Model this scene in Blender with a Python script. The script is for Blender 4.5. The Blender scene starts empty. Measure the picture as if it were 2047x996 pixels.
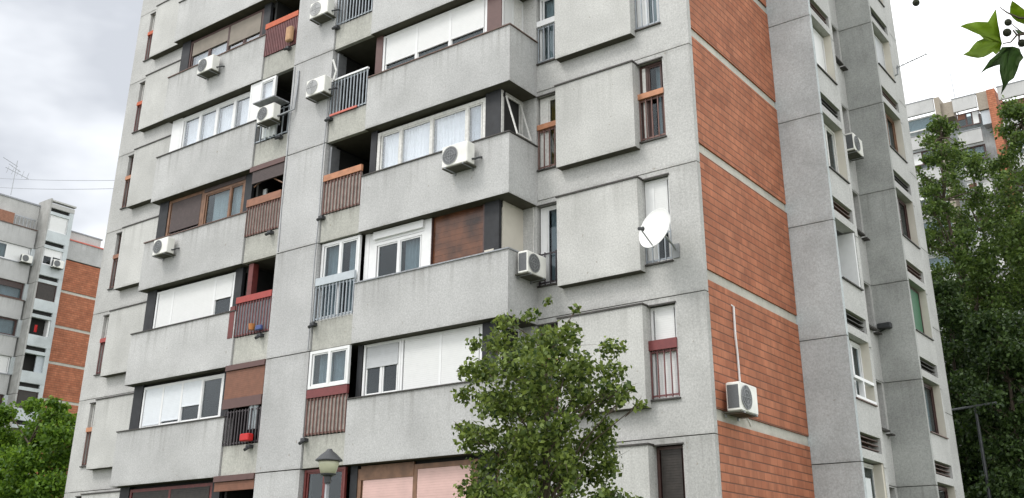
import bpy, math, random
import numpy as np
from mathutils import Vector, Matrix
random.seed(7)
rng = np.random.default_rng(11)
S = bpy.context.scene
COL = S.collection
ZO = 1.6            # camera height; all z below are written relative to the eye

# ------------------------------------------------------------------ camera
def basis(yaw, pitch, roll):
    y, p, r = map(math.radians, (yaw, pitch, roll))
    f = Vector((-math.sin(y)*math.cos(p), math.cos(y)*math.cos(p), math.sin(p)))
    r0 = Vector((math.cos(y), math.sin(y), 0)); u0 = r0.cross(f)
    return r0*math.cos(r)+u0*math.sin(r), -r0*math.sin(r)+u0*math.cos(r), f
RT, UP, FW = basis(36.5773, 21.6491, 0.2479)
cam = bpy.data.cameras.new('camera'); co = bpy.data.objects.new('camera', cam); COL.objects.link(co)
M3 = Matrix((RT, UP, -FW)).transposed()
co.matrix_world = Matrix.Translation((0, 0, ZO)) @ M3.to_4x4()
cam.sensor_width = 36; cam.lens = 2060.59/2047*36
cam.shift_x = -(1033.81-1023.5)/2047; cam.shift_y = -(498-373.62)/2047
cam.clip_start = 0.05; cam.clip_end = 3000
S.camera = co

# ------------------------------------------------------------------ world + sun
SUN_EL, SUN_AZ = 52, 240      # azimuth of the sun measured like Blender x axis: direction towards the sun
az = math.radians(SUN_AZ); el = math.radians(SUN_EL)
to_sun = Vector((math.cos(az)*math.cos(el), math.sin(az)*math.cos(el), math.sin(el)))
W = bpy.data.worlds.new('World'); S.world = W; W.use_nodes = True
nt = W.node_tree; N = nt.nodes; L = nt.links
bg = N['Background']; bg.inputs['Strength'].default_value = 0.1
sky = N.new('ShaderNodeTexSky'); sky.sky_type = 'NISHITA'; sky.sun_disc = False
sky.sun_elevation = el; sky.sun_rotation = math.atan2(to_sun.x, to_sun.y)
tc = N.new('ShaderNodeTexCoord')
mp = N.new('ShaderNodeMapping'); mp.inputs['Scale'].default_value = (1.0, 1.0, 2.2)
no = N.new('ShaderNodeTexNoise'); no.inputs['Scale'].default_value = 2.6; no.inputs['Detail'].default_value = 5; no.inputs['Roughness'].default_value = .5
L.new(tc.outputs['Generated'], mp.inputs['Vector']); L.new(mp.outputs['Vector'], no.inputs['Vector'])
dot = N.new('ShaderNodeVectorMath'); dot.operation = 'DOT_PRODUCT'; dot.inputs[1].default_value = (-.95, .3, 0)
L.new(tc.outputs['Generated'], dot.inputs[0])
mr = N.new('ShaderNodeMapRange'); mr.interpolation_type = 'SMOOTHSTEP'
mr.inputs['From Min'].default_value = .45; mr.inputs['From Max'].default_value = .80
L.new(dot.outputs['Value'], mr.inputs['Value'])
ad = N.new('ShaderNodeMath'); ad.operation = 'MULTIPLY_ADD'; ad.inputs[1].default_value = 1.0; ad.use_clamp = True
nm = N.new('ShaderNodeMath'); nm.operation = 'MULTIPLY_ADD'; nm.inputs[1].default_value = 2.6; nm.inputs[2].default_value = -1.42
L.new(no.outputs['Fac'], nm.inputs[0]); L.new(mr.outputs['Result'], ad.inputs[0]); L.new(nm.outputs[0], ad.inputs[2])
mxc = N.new('ShaderNodeMix'); mxc.data_type = 'RGBA'
mxc.inputs['A'].default_value = (14.5, 14.7, 14.9, 1); mxc.inputs['B'].default_value = (5.6, 5.85, 6.3, 1)
L.new(ad.outputs[0], mxc.inputs['Factor'])
mx2 = N.new('ShaderNodeMix'); mx2.data_type = 'RGBA'; mx2.inputs['Factor'].default_value = .93
L.new(sky.outputs[0], mx2.inputs['A']); L.new(mxc.outputs['Result'], mx2.inputs['B'])
L.new(mx2.outputs['Result'], bg.inputs['Color'])
sl = bpy.data.lights.new('sun', 'SUN'); sl.energy = 1.2; sl.angle = math.radians(16); sl.color = (1, .97, .93)
so = bpy.data.objects.new('sun', sl); COL.objects.link(so); so.location = (-20, -20, 60)
so.rotation_euler = to_sun.to_track_quat('Z', 'Y').to_euler()
S.view_settings.view_transform = 'Standard'; S.view_settings.look = 'None'
S.view_settings.exposure = 0.36; S.view_settings.gamma = 1

# ------------------------------------------------------------------ materials
def newmat(name):
    m = bpy.data.materials.new(name); m.use_nodes = True
    return m, m.node_tree.nodes, m.node_tree.links, m.node_tree.nodes['Principled BSDF']
def plain(name, c, rough=.6, metal=0, var=.12, scale=8, bump=0, slats=None):
    m, n, l, b = newmat(name)
    b.inputs['Roughness'].default_value = rough; b.inputs['Metallic'].default_value = metal
    g = n.new('ShaderNodeNewGeometry'); t = n.new('ShaderNodeTexNoise'); t.inputs['Scale'].default_value = scale; t.inputs['Detail'].default_value = 5
    l.new(g.outputs['Position'], t.inputs['Vector'])
    r = n.new('ShaderNodeMapRange'); r.inputs['From Min'].default_value = .3; r.inputs['From Max'].default_value = .7
    r.inputs['To Min'].default_value = 1-var; r.inputs['To Max'].default_value = 1+var
    l.new(t.outputs['Fac'], r.inputs['Value'])
    v = n.new('ShaderNodeVectorMath'); v.operation = 'SCALE'; v.inputs[0].default_value = c[:3]
    l.new(r.outputs['Result'], v.inputs['Scale']); l.new(v.outputs[0], b.inputs['Base Color'])
    if slats:
        sx = n.new('ShaderNodeSeparateXYZ'); l.new(g.outputs['Position'], sx.inputs[0])
        a = n.new('ShaderNodeMath'); a.operation = 'MULTIPLY'; a.inputs[1].default_value = 1/slats; l.new(sx.outputs['Z'], a.inputs[0])
        f = n.new('ShaderNodeMath'); f.operation = 'FRACT'; l.new(a.outputs[0], f.inputs[0])
        rr = n.new('ShaderNodeMapRange'); rr.inputs['From Min'].default_value = 0; rr.inputs['From Max'].default_value = .25
        rr.inputs['To Min'].default_value = .0; rr.inputs['To Max'].default_value = 1; l.new(f.outputs[0], rr.inputs['Value'])
        bp = n.new('ShaderNodeBump'); bp.inputs['Strength'].default_value = .35; bp.inputs['Distance'].default_value = .008
        l.new(rr.outputs['Result'], bp.inputs['Height']); l.new(bp.outputs[0], b.inputs['Normal'])
        k = n.new('ShaderNodeMapRange'); k.inputs['To Min'].default_value = .93; k.inputs['To Max'].default_value = 1; l.new(rr.outputs['Result'], k.inputs['Value'])
        v2 = n.new('ShaderNodeVectorMath'); v2.operation = 'SCALE'; l.new(v.outputs[0], v2.inputs[0]); l.new(k.outputs['Result'], v2.inputs['Scale'])
        l.new(v2.outputs[0], b.inputs['Base Color'])
    elif bump:
        bp = n.new('ShaderNodeBump'); bp.inputs['Strength'].default_value = bump; bp.inputs['Distance'].default_value = .01
        l.new(t.outputs['Fac'], bp.inputs['Height']); l.new(bp.outputs[0], b.inputs['Normal'])
    return m
def concrete(name, c, streak=.42, top=1.5, blotch=.10, speck=.22):
    """exposed-aggregate facade concrete: speckle, cloudy blotches, dirt washed down from the top edge"""
    m, n, l, b = newmat(name); b.inputs['Roughness'].default_value = .88
    g = n.new('ShaderNodeNewGeometry')
    def noise(scale, vec=None, det=3, rough=.5):
        t = n.new('ShaderNodeTexNoise'); t.inputs['Scale'].default_value = scale; t.inputs['Detail'].default_value = det; t.inputs['Roughness'].default_value = rough
        l.new(vec or g.outputs['Position'], t.inputs['Vector']); return t.outputs['Fac']
    def rng_(x, a, b_, c_, d):
        r = n.new('ShaderNodeMapRange'); r.inputs['From Min'].default_value = a; r.inputs['From Max'].default_value = b_
        r.inputs['To Min'].default_value = c_; r.inputs['To Max'].default_value = d; l.new(x, r.inputs['Value']); return r.outputs['Result']
    def mul(x, y):
        q = n.new('ShaderNodeMath'); q.operation = 'MULTIPLY'; l.new(x, q.inputs[0]); l.new(y, q.inputs[1]); return q.outputs[0]
    oi = n.new('ShaderNodeObjectInfo'); sp0 = rng_(noise(28, det=4, rough=.75), .32, .68, 1-speck, 1+speck)
    sp = mul(sp0, rng_(oi.outputs['Random'], 0, 1, .93, 1.05))
    bl = rng_(noise(.9, det=4), .3, .7, 1-blotch, 1+blotch)
    mp = n.new('ShaderNodeMapping'); mp.inputs['Scale'].default_value = (7, 7, .22); l.new(g.outputs['Position'], mp.inputs['Vector'])
    st = noise(1.0, mp.outputs['Vector'], det=4, rough=.6)
    tco = n.new('ShaderNodeTexCoord'); sx = n.new('ShaderNodeSeparateXYZ'); l.new(tco.outputs['Object'], sx.inputs[0])
    zm = rng_(sx.outputs['Z'], top*.35, top, 0, 1)
    sm = rng_(st, .50, .70, 0, streak)
    dirt = mul(sm, zm)
    # thin uneven dark line right under the cap
    zl = rng_(sx.outputs['Z'], top-.22, top, 0, .26); zl2 = mul(zl, rng_(noise(2.2), .35, .6, .3, 1))
    ad = n.new('ShaderNodeMath'); ad.operation = 'ADD'; l.new(dirt, ad.inputs[0]); l.new(zl2, ad.inputs[1]); ad.use_clamp = True
    # uneven dirt and painted contact shade rising from the bottom edge, and a few large washed-out patches
    be = mul(rng_(sx.outputs['Z'], 0, .10, .30, 0), rng_(noise(3.1), .38, .62, 0, 1))
    a2 = n.new('ShaderNodeMath'); a2.operation = 'ADD'; a2.use_clamp = True; l.new(ad.outputs[0], a2.inputs[0]); l.new(be, a2.inputs[1])
    pt = mul(rng_(noise(.55, det=6, rough=.62), .52, .66, 0, .14), rng_(noise(7, det=4), .3, .7, .3, 1))
    a3 = n.new('ShaderNodeMath'); a3.operation = 'ADD'; a3.use_clamp = True; l.new(a2.outputs[0], a3.inputs[0]); l.new(pt, a3.inputs[1]); ad = a3
    v = n.new('ShaderNodeVectorMath'); v.operation = 'SCALE'; v.inputs[0].default_value = c; l.new(mul(sp, bl), v.inputs['Scale'])
    mx = n.new('ShaderNodeMix'); mx.data_type = 'RGBA'; l.new(ad.outputs[0], mx.inputs['Factor']); l.new(v.outputs[0], mx.inputs['A'])
    mx.inputs['B'].default_value = (.13, .125, .105, 1)
    # rare brownish pits
    pit = rng_(noise(9, det=2), .73, .78, 0, .55)
    mx3 = n.new('ShaderNodeMix'); mx3.data_type = 'RGBA'; l.new(pit, mx3.inputs['Factor']); l.new(mx.outputs['Result'], mx3.inputs['A']); mx3.inputs['B'].default_value = (.22, .18, .13, 1)
    l.new(mx3.outputs['Result'], b.inputs['Base Color'])
    bp = n.new('ShaderNodeBump'); bp.inputs['Strength'].default_value = .35; bp.inputs['Distance'].default_value = .006
    l.new(noise(60, det=2), bp.inputs['Height']); l.new(bp.outputs[0], b.inputs['Normal'])
    return m
def brickmat(name, uaxis='Y', row=.172, bw=.36):
    m, n, l, b = newmat(name); b.inputs['Roughness'].default_value = .85
    g = n.new('ShaderNodeNewGeometry'); s = n.new('ShaderNodeSeparateXYZ'); l.new(g.outputs['Position'], s.inputs[0])
    c = n.new('ShaderNodeCombineXYZ'); l.new(s.outputs[uaxis], c.inputs['X']); l.new(s.outputs['Z'], c.inputs['Y'])
    t = n.new('ShaderNodeTexBrick'); t.inputs['Scale'].default_value = 1; t.inputs['Brick Width'].default_value = bw; t.inputs['Row Height'].default_value = row
    t.inputs['Mortar Size'].default_value = .007; t.inputs['Mortar Smooth'].default_value = .3; t.inputs['Bias'].default_value = -.1; t.offset = .5
    t.inputs['Color1'].default_value = (.36, .122, .060, 1); t.inputs['Color2'].default_value = (.44, .165, .086, 1); t.inputs['Mortar'].default_value = (.20, .075, .04, 1)
    l.new(c.outputs[0], t.inputs['Vector'])
    t2 = n.new('ShaderNodeTexBrick'); t2.inputs['Scale'].default_value = 1; t2.inputs['Brick Width'].default_value = bw/3; t2.inputs['Row Height'].default_value = row
    t2.inputs['Mortar Size'].default_value = .001; t2.inputs['Color1'].default_value = (.88, .88, .88, 1); t2.inputs['Color2'].default_value = (1.1, 1.1, 1.1, 1); t2.inputs['Mortar'].default_value = (.9, .9, .9, 1)
    l.new(c.outputs[0], t2.inputs['Vector'])
    mm = n.new('ShaderNodeMix'); mm.data_type = 'RGBA'; mm.blend_type = 'MULTIPLY'; mm.inputs['Factor'].default_value = 1
    l.new(t.outputs['Color'], mm.inputs['A']); l.new(t2.outputs['Color'], mm.inputs['B'])
    f = n.new('ShaderNodeMath'); f.operation = 'MULTIPLY'; f.inputs[1].default_value = 1/row; l.new(s.outputs['Z'], f.inputs[0])
    fr = n.new('ShaderNodeMath'); fr.operation = 'FRACT'; l.new(f.outputs[0], fr.inputs[0])
    pp = n.new('ShaderNodeMath'); pp.operation = 'PINGPONG'; pp.inputs[1].default_value = .5; l.new(fr.outputs[0], pp.inputs[0])
    r = n.new('ShaderNodeMapRange'); r.inputs['From Min'].default_value = .03; r.inputs['From Max'].default_value = .11; r.inputs['To Min'].default_value = .8; r.inputs['To Max'].default_value = 0
    l.new(pp.outputs[0], r.inputs['Value'])
    no = n.new('ShaderNodeTexNoise'); no.inputs['Scale'].default_value = 1.6; no.inputs['Detail'].default_value = 5; l.new(g.outputs['Position'], no.inputs['Vector'])
    rr = n.new('ShaderNodeMapRange'); rr.inputs['From Min'].default_value = .3; rr.inputs['From Max'].default_value = .7; rr.inputs['To Min'].default_value = .80; rr.inputs['To Max'].default_value = 1.16
    l.new(no.outputs['Fac'], rr.inputs['Value'])
    v = n.new('ShaderNodeVectorMath'); v.operation = 'SCALE'; l.new(mm.outputs['Result'], v.inputs[0]); l.new(rr.outputs['Result'], v.inputs['Scale'])
    mx = n.new('ShaderNodeMix'); mx.data_type = 'RGBA'; l.new(r.outputs['Result'], mx.inputs['Factor']); l.new(v.outputs[0], mx.inputs['A']); mx.inputs['B'].default_value = (.13, .06, .04, 1)
    l.new(mx.outputs['Result'], b.inputs['Base Color'])
    bp = n.new('ShaderNodeBump'); bp.inputs['Strength'].default_value = .7; bp.inputs['Distance'].default_value = .01; bp.invert = True
    l.new(r.outputs['Result'], bp.inputs['Height']); l.new(bp.outputs[0], b.inputs['Normal'])
    return m
def glassmat(name, tint=(.75, .8, .82), refl=.35):
    m = bpy.data.materials.new(name); m.use_nodes = True; n = m.node_tree.nodes; l = m.node_tree.links
    n.remove(n['Principled BSDF']); o = n['Material Output']
    t = n.new('ShaderNodeBsdfTransparent'); t.inputs[0].default_value = (*tint, 1)
    g = n.new('ShaderNodeBsdfGlossy'); g.inputs['Roughness'].default_value = .03; g.inputs[0].default_value = (.9, .93, .95, 1)
    lw = n.new('ShaderNodeLayerWeight'); lw.inputs['Blend'].default_value = .35
    r = n.new('ShaderNodeMapRange'); r.inputs['To Min'].default_value = refl*.3; r.inputs['To Max'].default_value = refl+.12; l.new(lw.outputs['Facing'], r.inputs['Value'])
    mx = n.new('ShaderNodeMixShader'); l.new(r.outputs['Result'], mx.inputs[0]); l.new(t.outputs[0], mx.inputs[1]); l.new(g.outputs[0], mx.inputs[2]); l.new(mx.outputs[0], o.inputs[0])
    return m
def leafmat(name, c1, c2, trans=.35):
    m = bpy.data.materials.new(name); m.use_nodes = True; n = m.node_tree.nodes; l = m.node_tree.links
    b = n['Principled BSDF']; b.inputs['Roughness'].default_value = .5; b.inputs['Specular IOR Level'].default_value = .35
    g = n.new('ShaderNodeNewGeometry'); r = n.new('ShaderNodeValToRGB')
    r.color_ramp.elements[0].color = (*c1, 1); r.color_ramp.elements[1].color = (*c2, 1)
    l.new(g.outputs['Random Per Island'], r.inputs[0]); l.new(r.outputs[0], b.inputs['Base Color'])
    t = n.new('ShaderNodeBsdfTranslucent'); hs = n.new('ShaderNodeHueSaturation'); hs.inputs['Value'].default_value = 1.3; hs.inputs['Hue'].default_value = .485
    l.new(r.outputs[0], hs.inputs['Color']); l.new(hs.outputs[0], t.inputs[0])
    mx = n.new('ShaderNodeMixShader'); mx.inputs[0].default_value = trans
    l.new(b.outputs[0], mx.inputs[1]); l.new(t.outputs[0], mx.inputs[2]); l.new(mx.outputs[0], n['Material Output'].inputs[0])
    return m

M = dict(
    conc=concrete('facade_concrete', (.465, .462, .455)),
    conc_wall=concrete('wall_concrete', (.465, .460, .445), streak=.28, top=2.8),
    conc_box=concrete('panel_concrete', (.495, .49, .47), streak=.25, top=2.1),
    conc_pier=concrete('pier_concrete', (.455, .452, .448), streak=.25, top=2.8),
    conc_grey=concrete('grey_concrete', (.495, .53, .54), streak=.15, top=2.8, blotch=.14),
    conc_dark=concrete('darker_concrete', (.37, .375, .36), streak=.35, top=2.8, blotch=.2),  # darker base with stronger streaks and blotches
    conc_strip=concrete('balcony_strip_concrete', (.42, .415, .375), streak=.5, top=.74, blotch=.14),
    band=concrete('floor_band_concrete', (.55, .53, .47), streak=.4, top=.25, speck=.12),
    brick=brickmat('clay_block_wall'),
    cream=plain('cream_render', (.62, .58, .50), .8, var=.08, scale=2),
    interior=plain('interior_darkness', (.018, .0175, .016), .9),  # near-black: the darkness of unlit rooms is put into the colour
    cap=plain('dark_flashing', (.045, .04, .035), .6, var=.4, scale=14),
    capbrown=plain('brown_flashing', (.12, .07, .055), .6, var=.3, scale=14),
    capgrey=plain('grey_flashing', (.28, .29, .31), .45, var=.25, scale=14),
    soffit=plain('shaded_soffit_concrete', (.065, .06, .043), .9, var=.2, scale=3),  # concrete undersides, their shade painted into this dark colour
    black=plain('dark_panel', (.017, .018, .021), .65, var=.35, scale=5),
    white=plain('white_pvc', (.76, .76, .755), .35, var=.03),
    oldwhite=plain('weathered_white_paint', (.66, .65, .62), .7, var=.13, scale=16),
    shut=plain('white_roller_slats', (.72, .72, .71), .4, var=.02, slats=.045),
    shutgrey=plain('grey_roller_slats', (.48, .49, .50), .5, var=.04, slats=.045),
    shutpale=plain('pale_blue_roller_slats', (.70, .73, .76), .4, var=.03, slats=.045),
    shutbeige=plain('beige_awning_cloth', (.24, .21, .175), .8, var=.12, scale=3),
    shutpink=plain('pink_roller_slats', (.66, .44, .40), .6, var=.07, scale=3, slats=.055),
    shutbrown=plain('brown_roller_slats', (.13, .065, .045), .55, var=.12, slats=.05),
    shutdark=plain('dark_brown_roller_slats', (.065, .045, .042), .6, var=.15, slats=.05),
    shutnight=plain('near_black_roller_slats', (.03, .024, .02), .55, var=.25, slats=.05),
    shutrust=plain('rust_brown_roller_slats', (.20, .085, .05), .6, var=.12, slats=.05),
    brownframe=plain('brown_frame_paint', (.20, .105, .06), .55, var=.25, scale=6),
    darkframe=plain('dark_brown_frame_paint', (.07, .035, .03), .5, var=.2),
    brownpan=plain('brown_metal_panel', (.11, .055, .048), .5, var=.08),
    redframe=plain('dark_red_frame_paint', (.14, .028, .024), .5, var=.2),
    wood=plain('varnished_boards', (.115, .042, .017), .3, var=.8, scale=1.7),
    rail_orange=plain('orange_rail_paint', (.47, .085, .022), .5, var=.1),
    rail_tan=plain('faded_orange_rail_paint', (.45, .20, .105), .6, var=.2, scale=5),
    rail_brown=plain('brown_rail_paint', (.27, .12, .07), .6, var=.2),
    rail_red=plain('red_rail_paint', (.34, .045, .035), .5, var=.12),
    rail_maroon=plain('maroon_rail_paint', (.17, .035, .035), .5, var=.12),
    rail_blue=plain('pale_blue_rail_paint', (.46, .50, .53), .5, var=.06),
    rail_white=plain('white_rail_paint', (.8, .8, .8), .4, var=.03),
    bar_grey=plain('grey_railing_bars', (.33, .36, .39), .5, .2, var=.15),
    bar_brown=plain('brown_railing_bars', (.17, .09, .075), .6, var=.2),
    bar_taupe=plain('taupe_railing_boards', (.42, .385, .345), .7, var=.2),
    bar_dark=plain('dark_railing_bars', (.06, .05, .055), .6, var=.2),
    bar_red=plain('dark_red_railing_bars', (.16, .06, .06), .6, var=.2),
    metal=plain('galvanised_metal', (.32, .33, .34), .4, .6, var=.15),
    dkmetal=plain('dark_metal', (.05, .052, .055), .45, .3, var=.2),
    acwhite=plain('ac_casing', (.80, .79, .74), .45, var=.10, scale=3),
    acgrille=plain('ac_grille', (.11, .115, .12), .5, var=.15, scale=40),
    acpale=plain('ac_pale_grille', (.36, .36, .36), .5, var=.06, scale=40),
    acguard=plain('ac_guard', (.24, .245, .25), .5), acdark=plain('ac_shadow_tray', (.07, .068, .05), .8, var=.2),
    curtain=plain('white_curtain', (.72, .74, .74), .8, var=.05),
    curtgrey=plain('grey_curtain', (.42, .46, .48), .8, var=.1),
    curtyellow=plain('ochre_curtain', (.45, .30, .08), .8, var=.1),
    green=plain('green_blind', (.03, .13, .06), .6, var=.1, slats=.05),
    dishwhite=plain('dish_white', (.80, .80, .78), .35, var=.02),
    glass=glassmat('window_glass', (.7, .75, .77), .04), glass2=glassmat('pale_window_glass', (.97, .98, 1), .25),
    lampglass=plain('lantern_glass', (.55, .55, .40), .3, var=.08),
    bark=plain('bark', (.10, .075, .055), .9, var=.35, scale=12, bump=.6),
    red=plain('red_plastic', (.50, .012, .012), .5), blue=plain('blue_plastic', (.05, .08, .22), .5), orange=plain('orange_plastic', (.42, .16, .04), .5),
    tan=plain('cardboard', (.45, .27, .15), .8), redrib=plain('faded_red_strip', (.60, .16, .12), .6),
    wiregrey=plain('dull_zinc', (.12, .125, .13), .6), wire=plain('cable_sheath', (.35, .36, .4), .6),
)

# ------------------------------------------------------------------ mesh builder
ORG = {}
class MB:
    def __init__(s): s.v = []; s.f = []
    def box(s, x0, x1, y0, y1, z0, z1):
        if x1 < x0: x0, x1 = x1, x0
        if y1 < y0: y0, y1 = y1, y0
        b = len(s.v)
        s.v += [(x0, y0, z0), (x1, y0, z0), (x1, y1, z0), (x0, y1, z0), (x0, y0, z1), (x1, y0, z1), (x1, y1, z1), (x0, y1, z1)]
        s.f += [(b, b+3, b+2, b+1), (b+4, b+5, b+6, b+7), (b, b+1, b+5, b+4), (b+1, b+2, b+6, b+5), (b+2, b+3, b+7, b+6), (b+3, b, b+4, b+7)]
        return s
    def rbox(s, x0, x1, y0, y1, z0, z1, r=.02):
        """box with chamfered vertical and horizontal edges (small cases)"""
        b = len(s.v); X = [x0, x0+r, x1-r, x1]; Y = [y0, y0+r, y1-r, y1]; Zs = [z0, z0+r, z1-r, z1]
        ring = lambda z, i: [(X[1], Y[i[0]], z)]
        def loop(z, e):
            a0, a1 = (x0+e, x1-e); c0, c1 = (y0+e, y1-e)
            return [(a0+r-e*0, c0, z), (a1-r, c0, z), (a1, c0+r, z), (a1, c1-r, z), (a1-r, c1, z), (a0+r, c1, z), (a0, c1-r, z), (a0, c0+r, z)]
        ls = [loop(z0, r), loop(z0+r, 0), loop(z1-r, 0), loop(z1, r)]
        for q in ls: s.v += q
        for i in range(3):
            for j in range(8):
                k = (j+1) % 8; s.f.append((b+i*8+j, b+i*8+k, b+i*8+8+k, b+i*8+8+j))
        s.f.append(tuple(b+j for j in range(7, -1, -1))); s.f.append(tuple(b+24+j for j in range(8)))
        return s
    def tube(s, pts, r, n=8, cap=True):
        pts = [Vector(p) for p in pts]; rs = r if isinstance(r, (list, tuple)) else [r]*len(pts); b = len(s.v); pr = None
        for i, p in enumerate(pts):
            d = (pts[min(i+1, len(pts)-1)]-pts[max(i-1, 0)]).normalized()
            a = d.orthogonal().normalized() if pr is None else (pr-d*pr.dot(d)).normalized()
            pr = a; c = d.cross(a)
            for j in range(n):
                t = 2*math.pi*j/n; s.v.append(tuple(p+(a*math.cos(t)+c*math.sin(t))*rs[i]))
        for i in range(len(pts)-1):
            for j in range(n):
                k = (j+1) % n; s.f.append((b+i*n+j, b+i*n+k, b+(i+1)*n+k, b+(i+1)*n+j))
        if cap:
            s.f.append(tuple(b+j for j in range(n-1, -1, -1))); e = b+(len(pts)-1)*n; s.f.append(tuple(e+j for j in range(n)))
        return s
    def lathe(s, prof, c=(0, 0, 0), n=20, M_=None):
        b = len(s.v)
        for r, z in prof:
            for j in range(n):
                t = 2*math.pi*j/n; p = Vector((r*math.cos(t), r*math.sin(t), z))
                if M_ is not None: p = M_ @ p
                s.v.append((p.x+c[0], p.y+c[1], p.z+c[2]))
        for i in range(len(prof)-1):
            for j in range(n):
                k = (j+1) % n; s.f.append((b+i*n+j, b+i*n+k, b+(i+1)*n+k, b+(i+1)*n+j))
        return s
    def build(s, name, mat, parent=None, smooth=False, org=None):
        me = bpy.data.meshes.new(name)
        v = np.array(s.v, float); v[:, 2] += ZO
        if org is None: org = ((v[:, 0].min()+v[:, 0].max())/2, (v[:, 1].min()+v[:, 1].max())/2, v[:, 2].min())
        org = np.array(org, float)
        me.from_pydata((v-org).tolist(), [], s.f); me.materials.append(mat)
        if smooth: me.polygons.foreach_set('use_smooth', [True]*len(me.polygons))
        me.update()
        o = bpy.data.objects.new(name, me); COL.objects.link(o)
        ORG[o.name] = org
        if parent is not None:
            o.parent = parent; o.location = org-ORG[parent.name]
        else: o.location = org
        return o
def tag(o, label=None, cat=None, group=None, kind=None):
    for k, v in (('label', label), ('category', cat), ('group', group), ('kind', kind)):
        if v: o[k] = v
    return o
def empty(name, x, y, z, label=None, cat=None, group=None):
    o = bpy.data.objects.new(name, None); COL.objects.link(o); o.empty_display_size = .2
    o.location = (x, y, z+ZO); ORG[o.name] = np.array((x, y, z+ZO), float)
    return tag(o, label, cat, group)
def children(o): return [c for c in bpy.data.objects if c.parent == o]
def copy_tree(o, parent=None):
    c = o.copy(); COL.objects.link(c)
    if parent is not None: c.parent = parent
    for ch in children(o): copy_tree(ch, c)
    return c

# a face of a building: F(mb, u0,u1,z0,z1,d0,d1); d grows outwards
def front(Y): return lambda mb, u0, u1, z0, z1, d0, d1: mb.box(u0, u1, Y-d0, Y-d1, z0, z1)
def side(X): return lambda mb, u0, u1, z0, z1, d0, d1: mb.box(X+d0, X+d1, u0, u1, z0, z1)

def sheet(F3, u0, u1, z0, z1, d, amp=.025, wav=.11, seed=0):
    """wavy curtain; F3(u,z,d)->xyz"""
    mb = MB(); n = max(6, int((u1-u0)/.035)); r = random.Random(seed)
    for i in range(n+1):
        u = u0+(u1-u0)*i/n; dd = d+amp*math.sin(u/wav*6.28+r.random()*.8)
        mb.v += [F3(u, z0, dd), F3(u, z1, dd)]
    for i in range(n): mb.f.append((2*i, 2*i+2, 2*i+3, 2*i+1))
    return mb
def window(parent, F, F3, u0, u1, z0, z1, cells, fm, d=0.0, fw=.055, depth=.07, name='window', glass=None, label=None):
    """cells: list of (width weight, kind, opts). kinds glass, shut:<0..1>, curt, board, dark"""
    glass = glass or M['glass']
    fr = MB(); F(fr, u0, u0+fw, z0, z1, d-depth, d); F(fr, u1-fw, u1, z0, z1, d-depth, d)
    F(fr, u0+fw, u1-fw, z0, z0+fw, d-depth, d-.002); F(fr, u0+fw, u1-fw, z1-fw, z1, d-depth, d-.002)
    tw = sum(c[0] for c in cells); U = u0+fw; span = (u1-u0-2*fw); x = U; cuts = []
    for c in cells:
        w = span*c[0]/tw; cuts.append((x, x+w, c)); x += w
    for a, b, c in cuts[:-1]: F(fr, b-fw*.55, b+fw*.55, z0+fw, z1-fw, d-depth, d-.001)
    for a, b, c in cuts:      # casement sashes
        if c[1] in ('glass', 'curt') or c[1].startswith('shut'):
            ns = c[2].get('sash', 1) if len(c) > 2 else 1
            for i in range(ns):
                sa = a+(b-a)*i/ns; sb = a+(b-a)*(i+1)/ns; q = .035
                F(fr, sa+.03, sa+.03+q, z0+fw, z1-fw, d-depth+.01, d-.02); F(fr, sb-.03-q, sb-.03, z0+fw, z1-fw, d-depth+.01, d-.02)
                F(fr, sa+.03+q, sb-.03-q, z0+fw, z0+fw+q, d-depth+.01, d-.021); F(fr, sa+.03+q, sb-.03-q, z1-fw-q, z1-fw, d-depth+.01, d-.021)
                if i: F(fr, sa-.02, sa+.02, z0+fw, z1-fw, d-depth+.005, d-.012)
    w = fr.build(name, fm, parent)
    if label: w['label'] = label
    gl = MB()
    for i, (a, b, c) in enumerate(cuts):
        o = c[2] if len(c) > 2 else {}
        if c[1] in ('glass', 'curt') or c[1].startswith('shut'):
            F(gl, a+.02, b-.02, z0+.03, z1-.03, d-.048, d-.042)
        if c[1] == 'curt' or o.get('curt'):
            sheet(F3, a+.03+o.get('ca', 0)*(b-a), b-.03-o.get('cb', 0)*(b-a), z0+.04, z1-.04, d-.16, seed=i).build('curtain', M[o.get('curt', 'curtain')], w)
        if c[1].startswith('shut'):
            f = float(c[1].split(':')[1]); sb = MB(); zb = z1-fw-(z1-z0-2*fw)*f
            e = .012 if o.get('flush') is None else 0
            F(sb, a+fw*.6, b-fw*.6, zb, z1-fw*.9, d-.03, d-.012+e*.4)
            s_ = sb.build('roller_shutter', M[o.get('m', 'shut')], w)
            if f < .97:
                bb = MB(); F(bb, a+fw*.6+.003, b-fw*.6-.003, zb-.025, zb-.001, d-.035, d+.004); bb.build('bottom_rail', M[o.get('m', 'shut')], s_)
        if c[1] == 'board':
            sb = MB(); F(sb, a, b, z0+fw*.8, z1-fw*.8, d-.04, d-.008); sb.build('panel', M[o.get('m', 'white')], w)
    if gl.v: gl.build('pane', glass, w)
    return w

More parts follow.
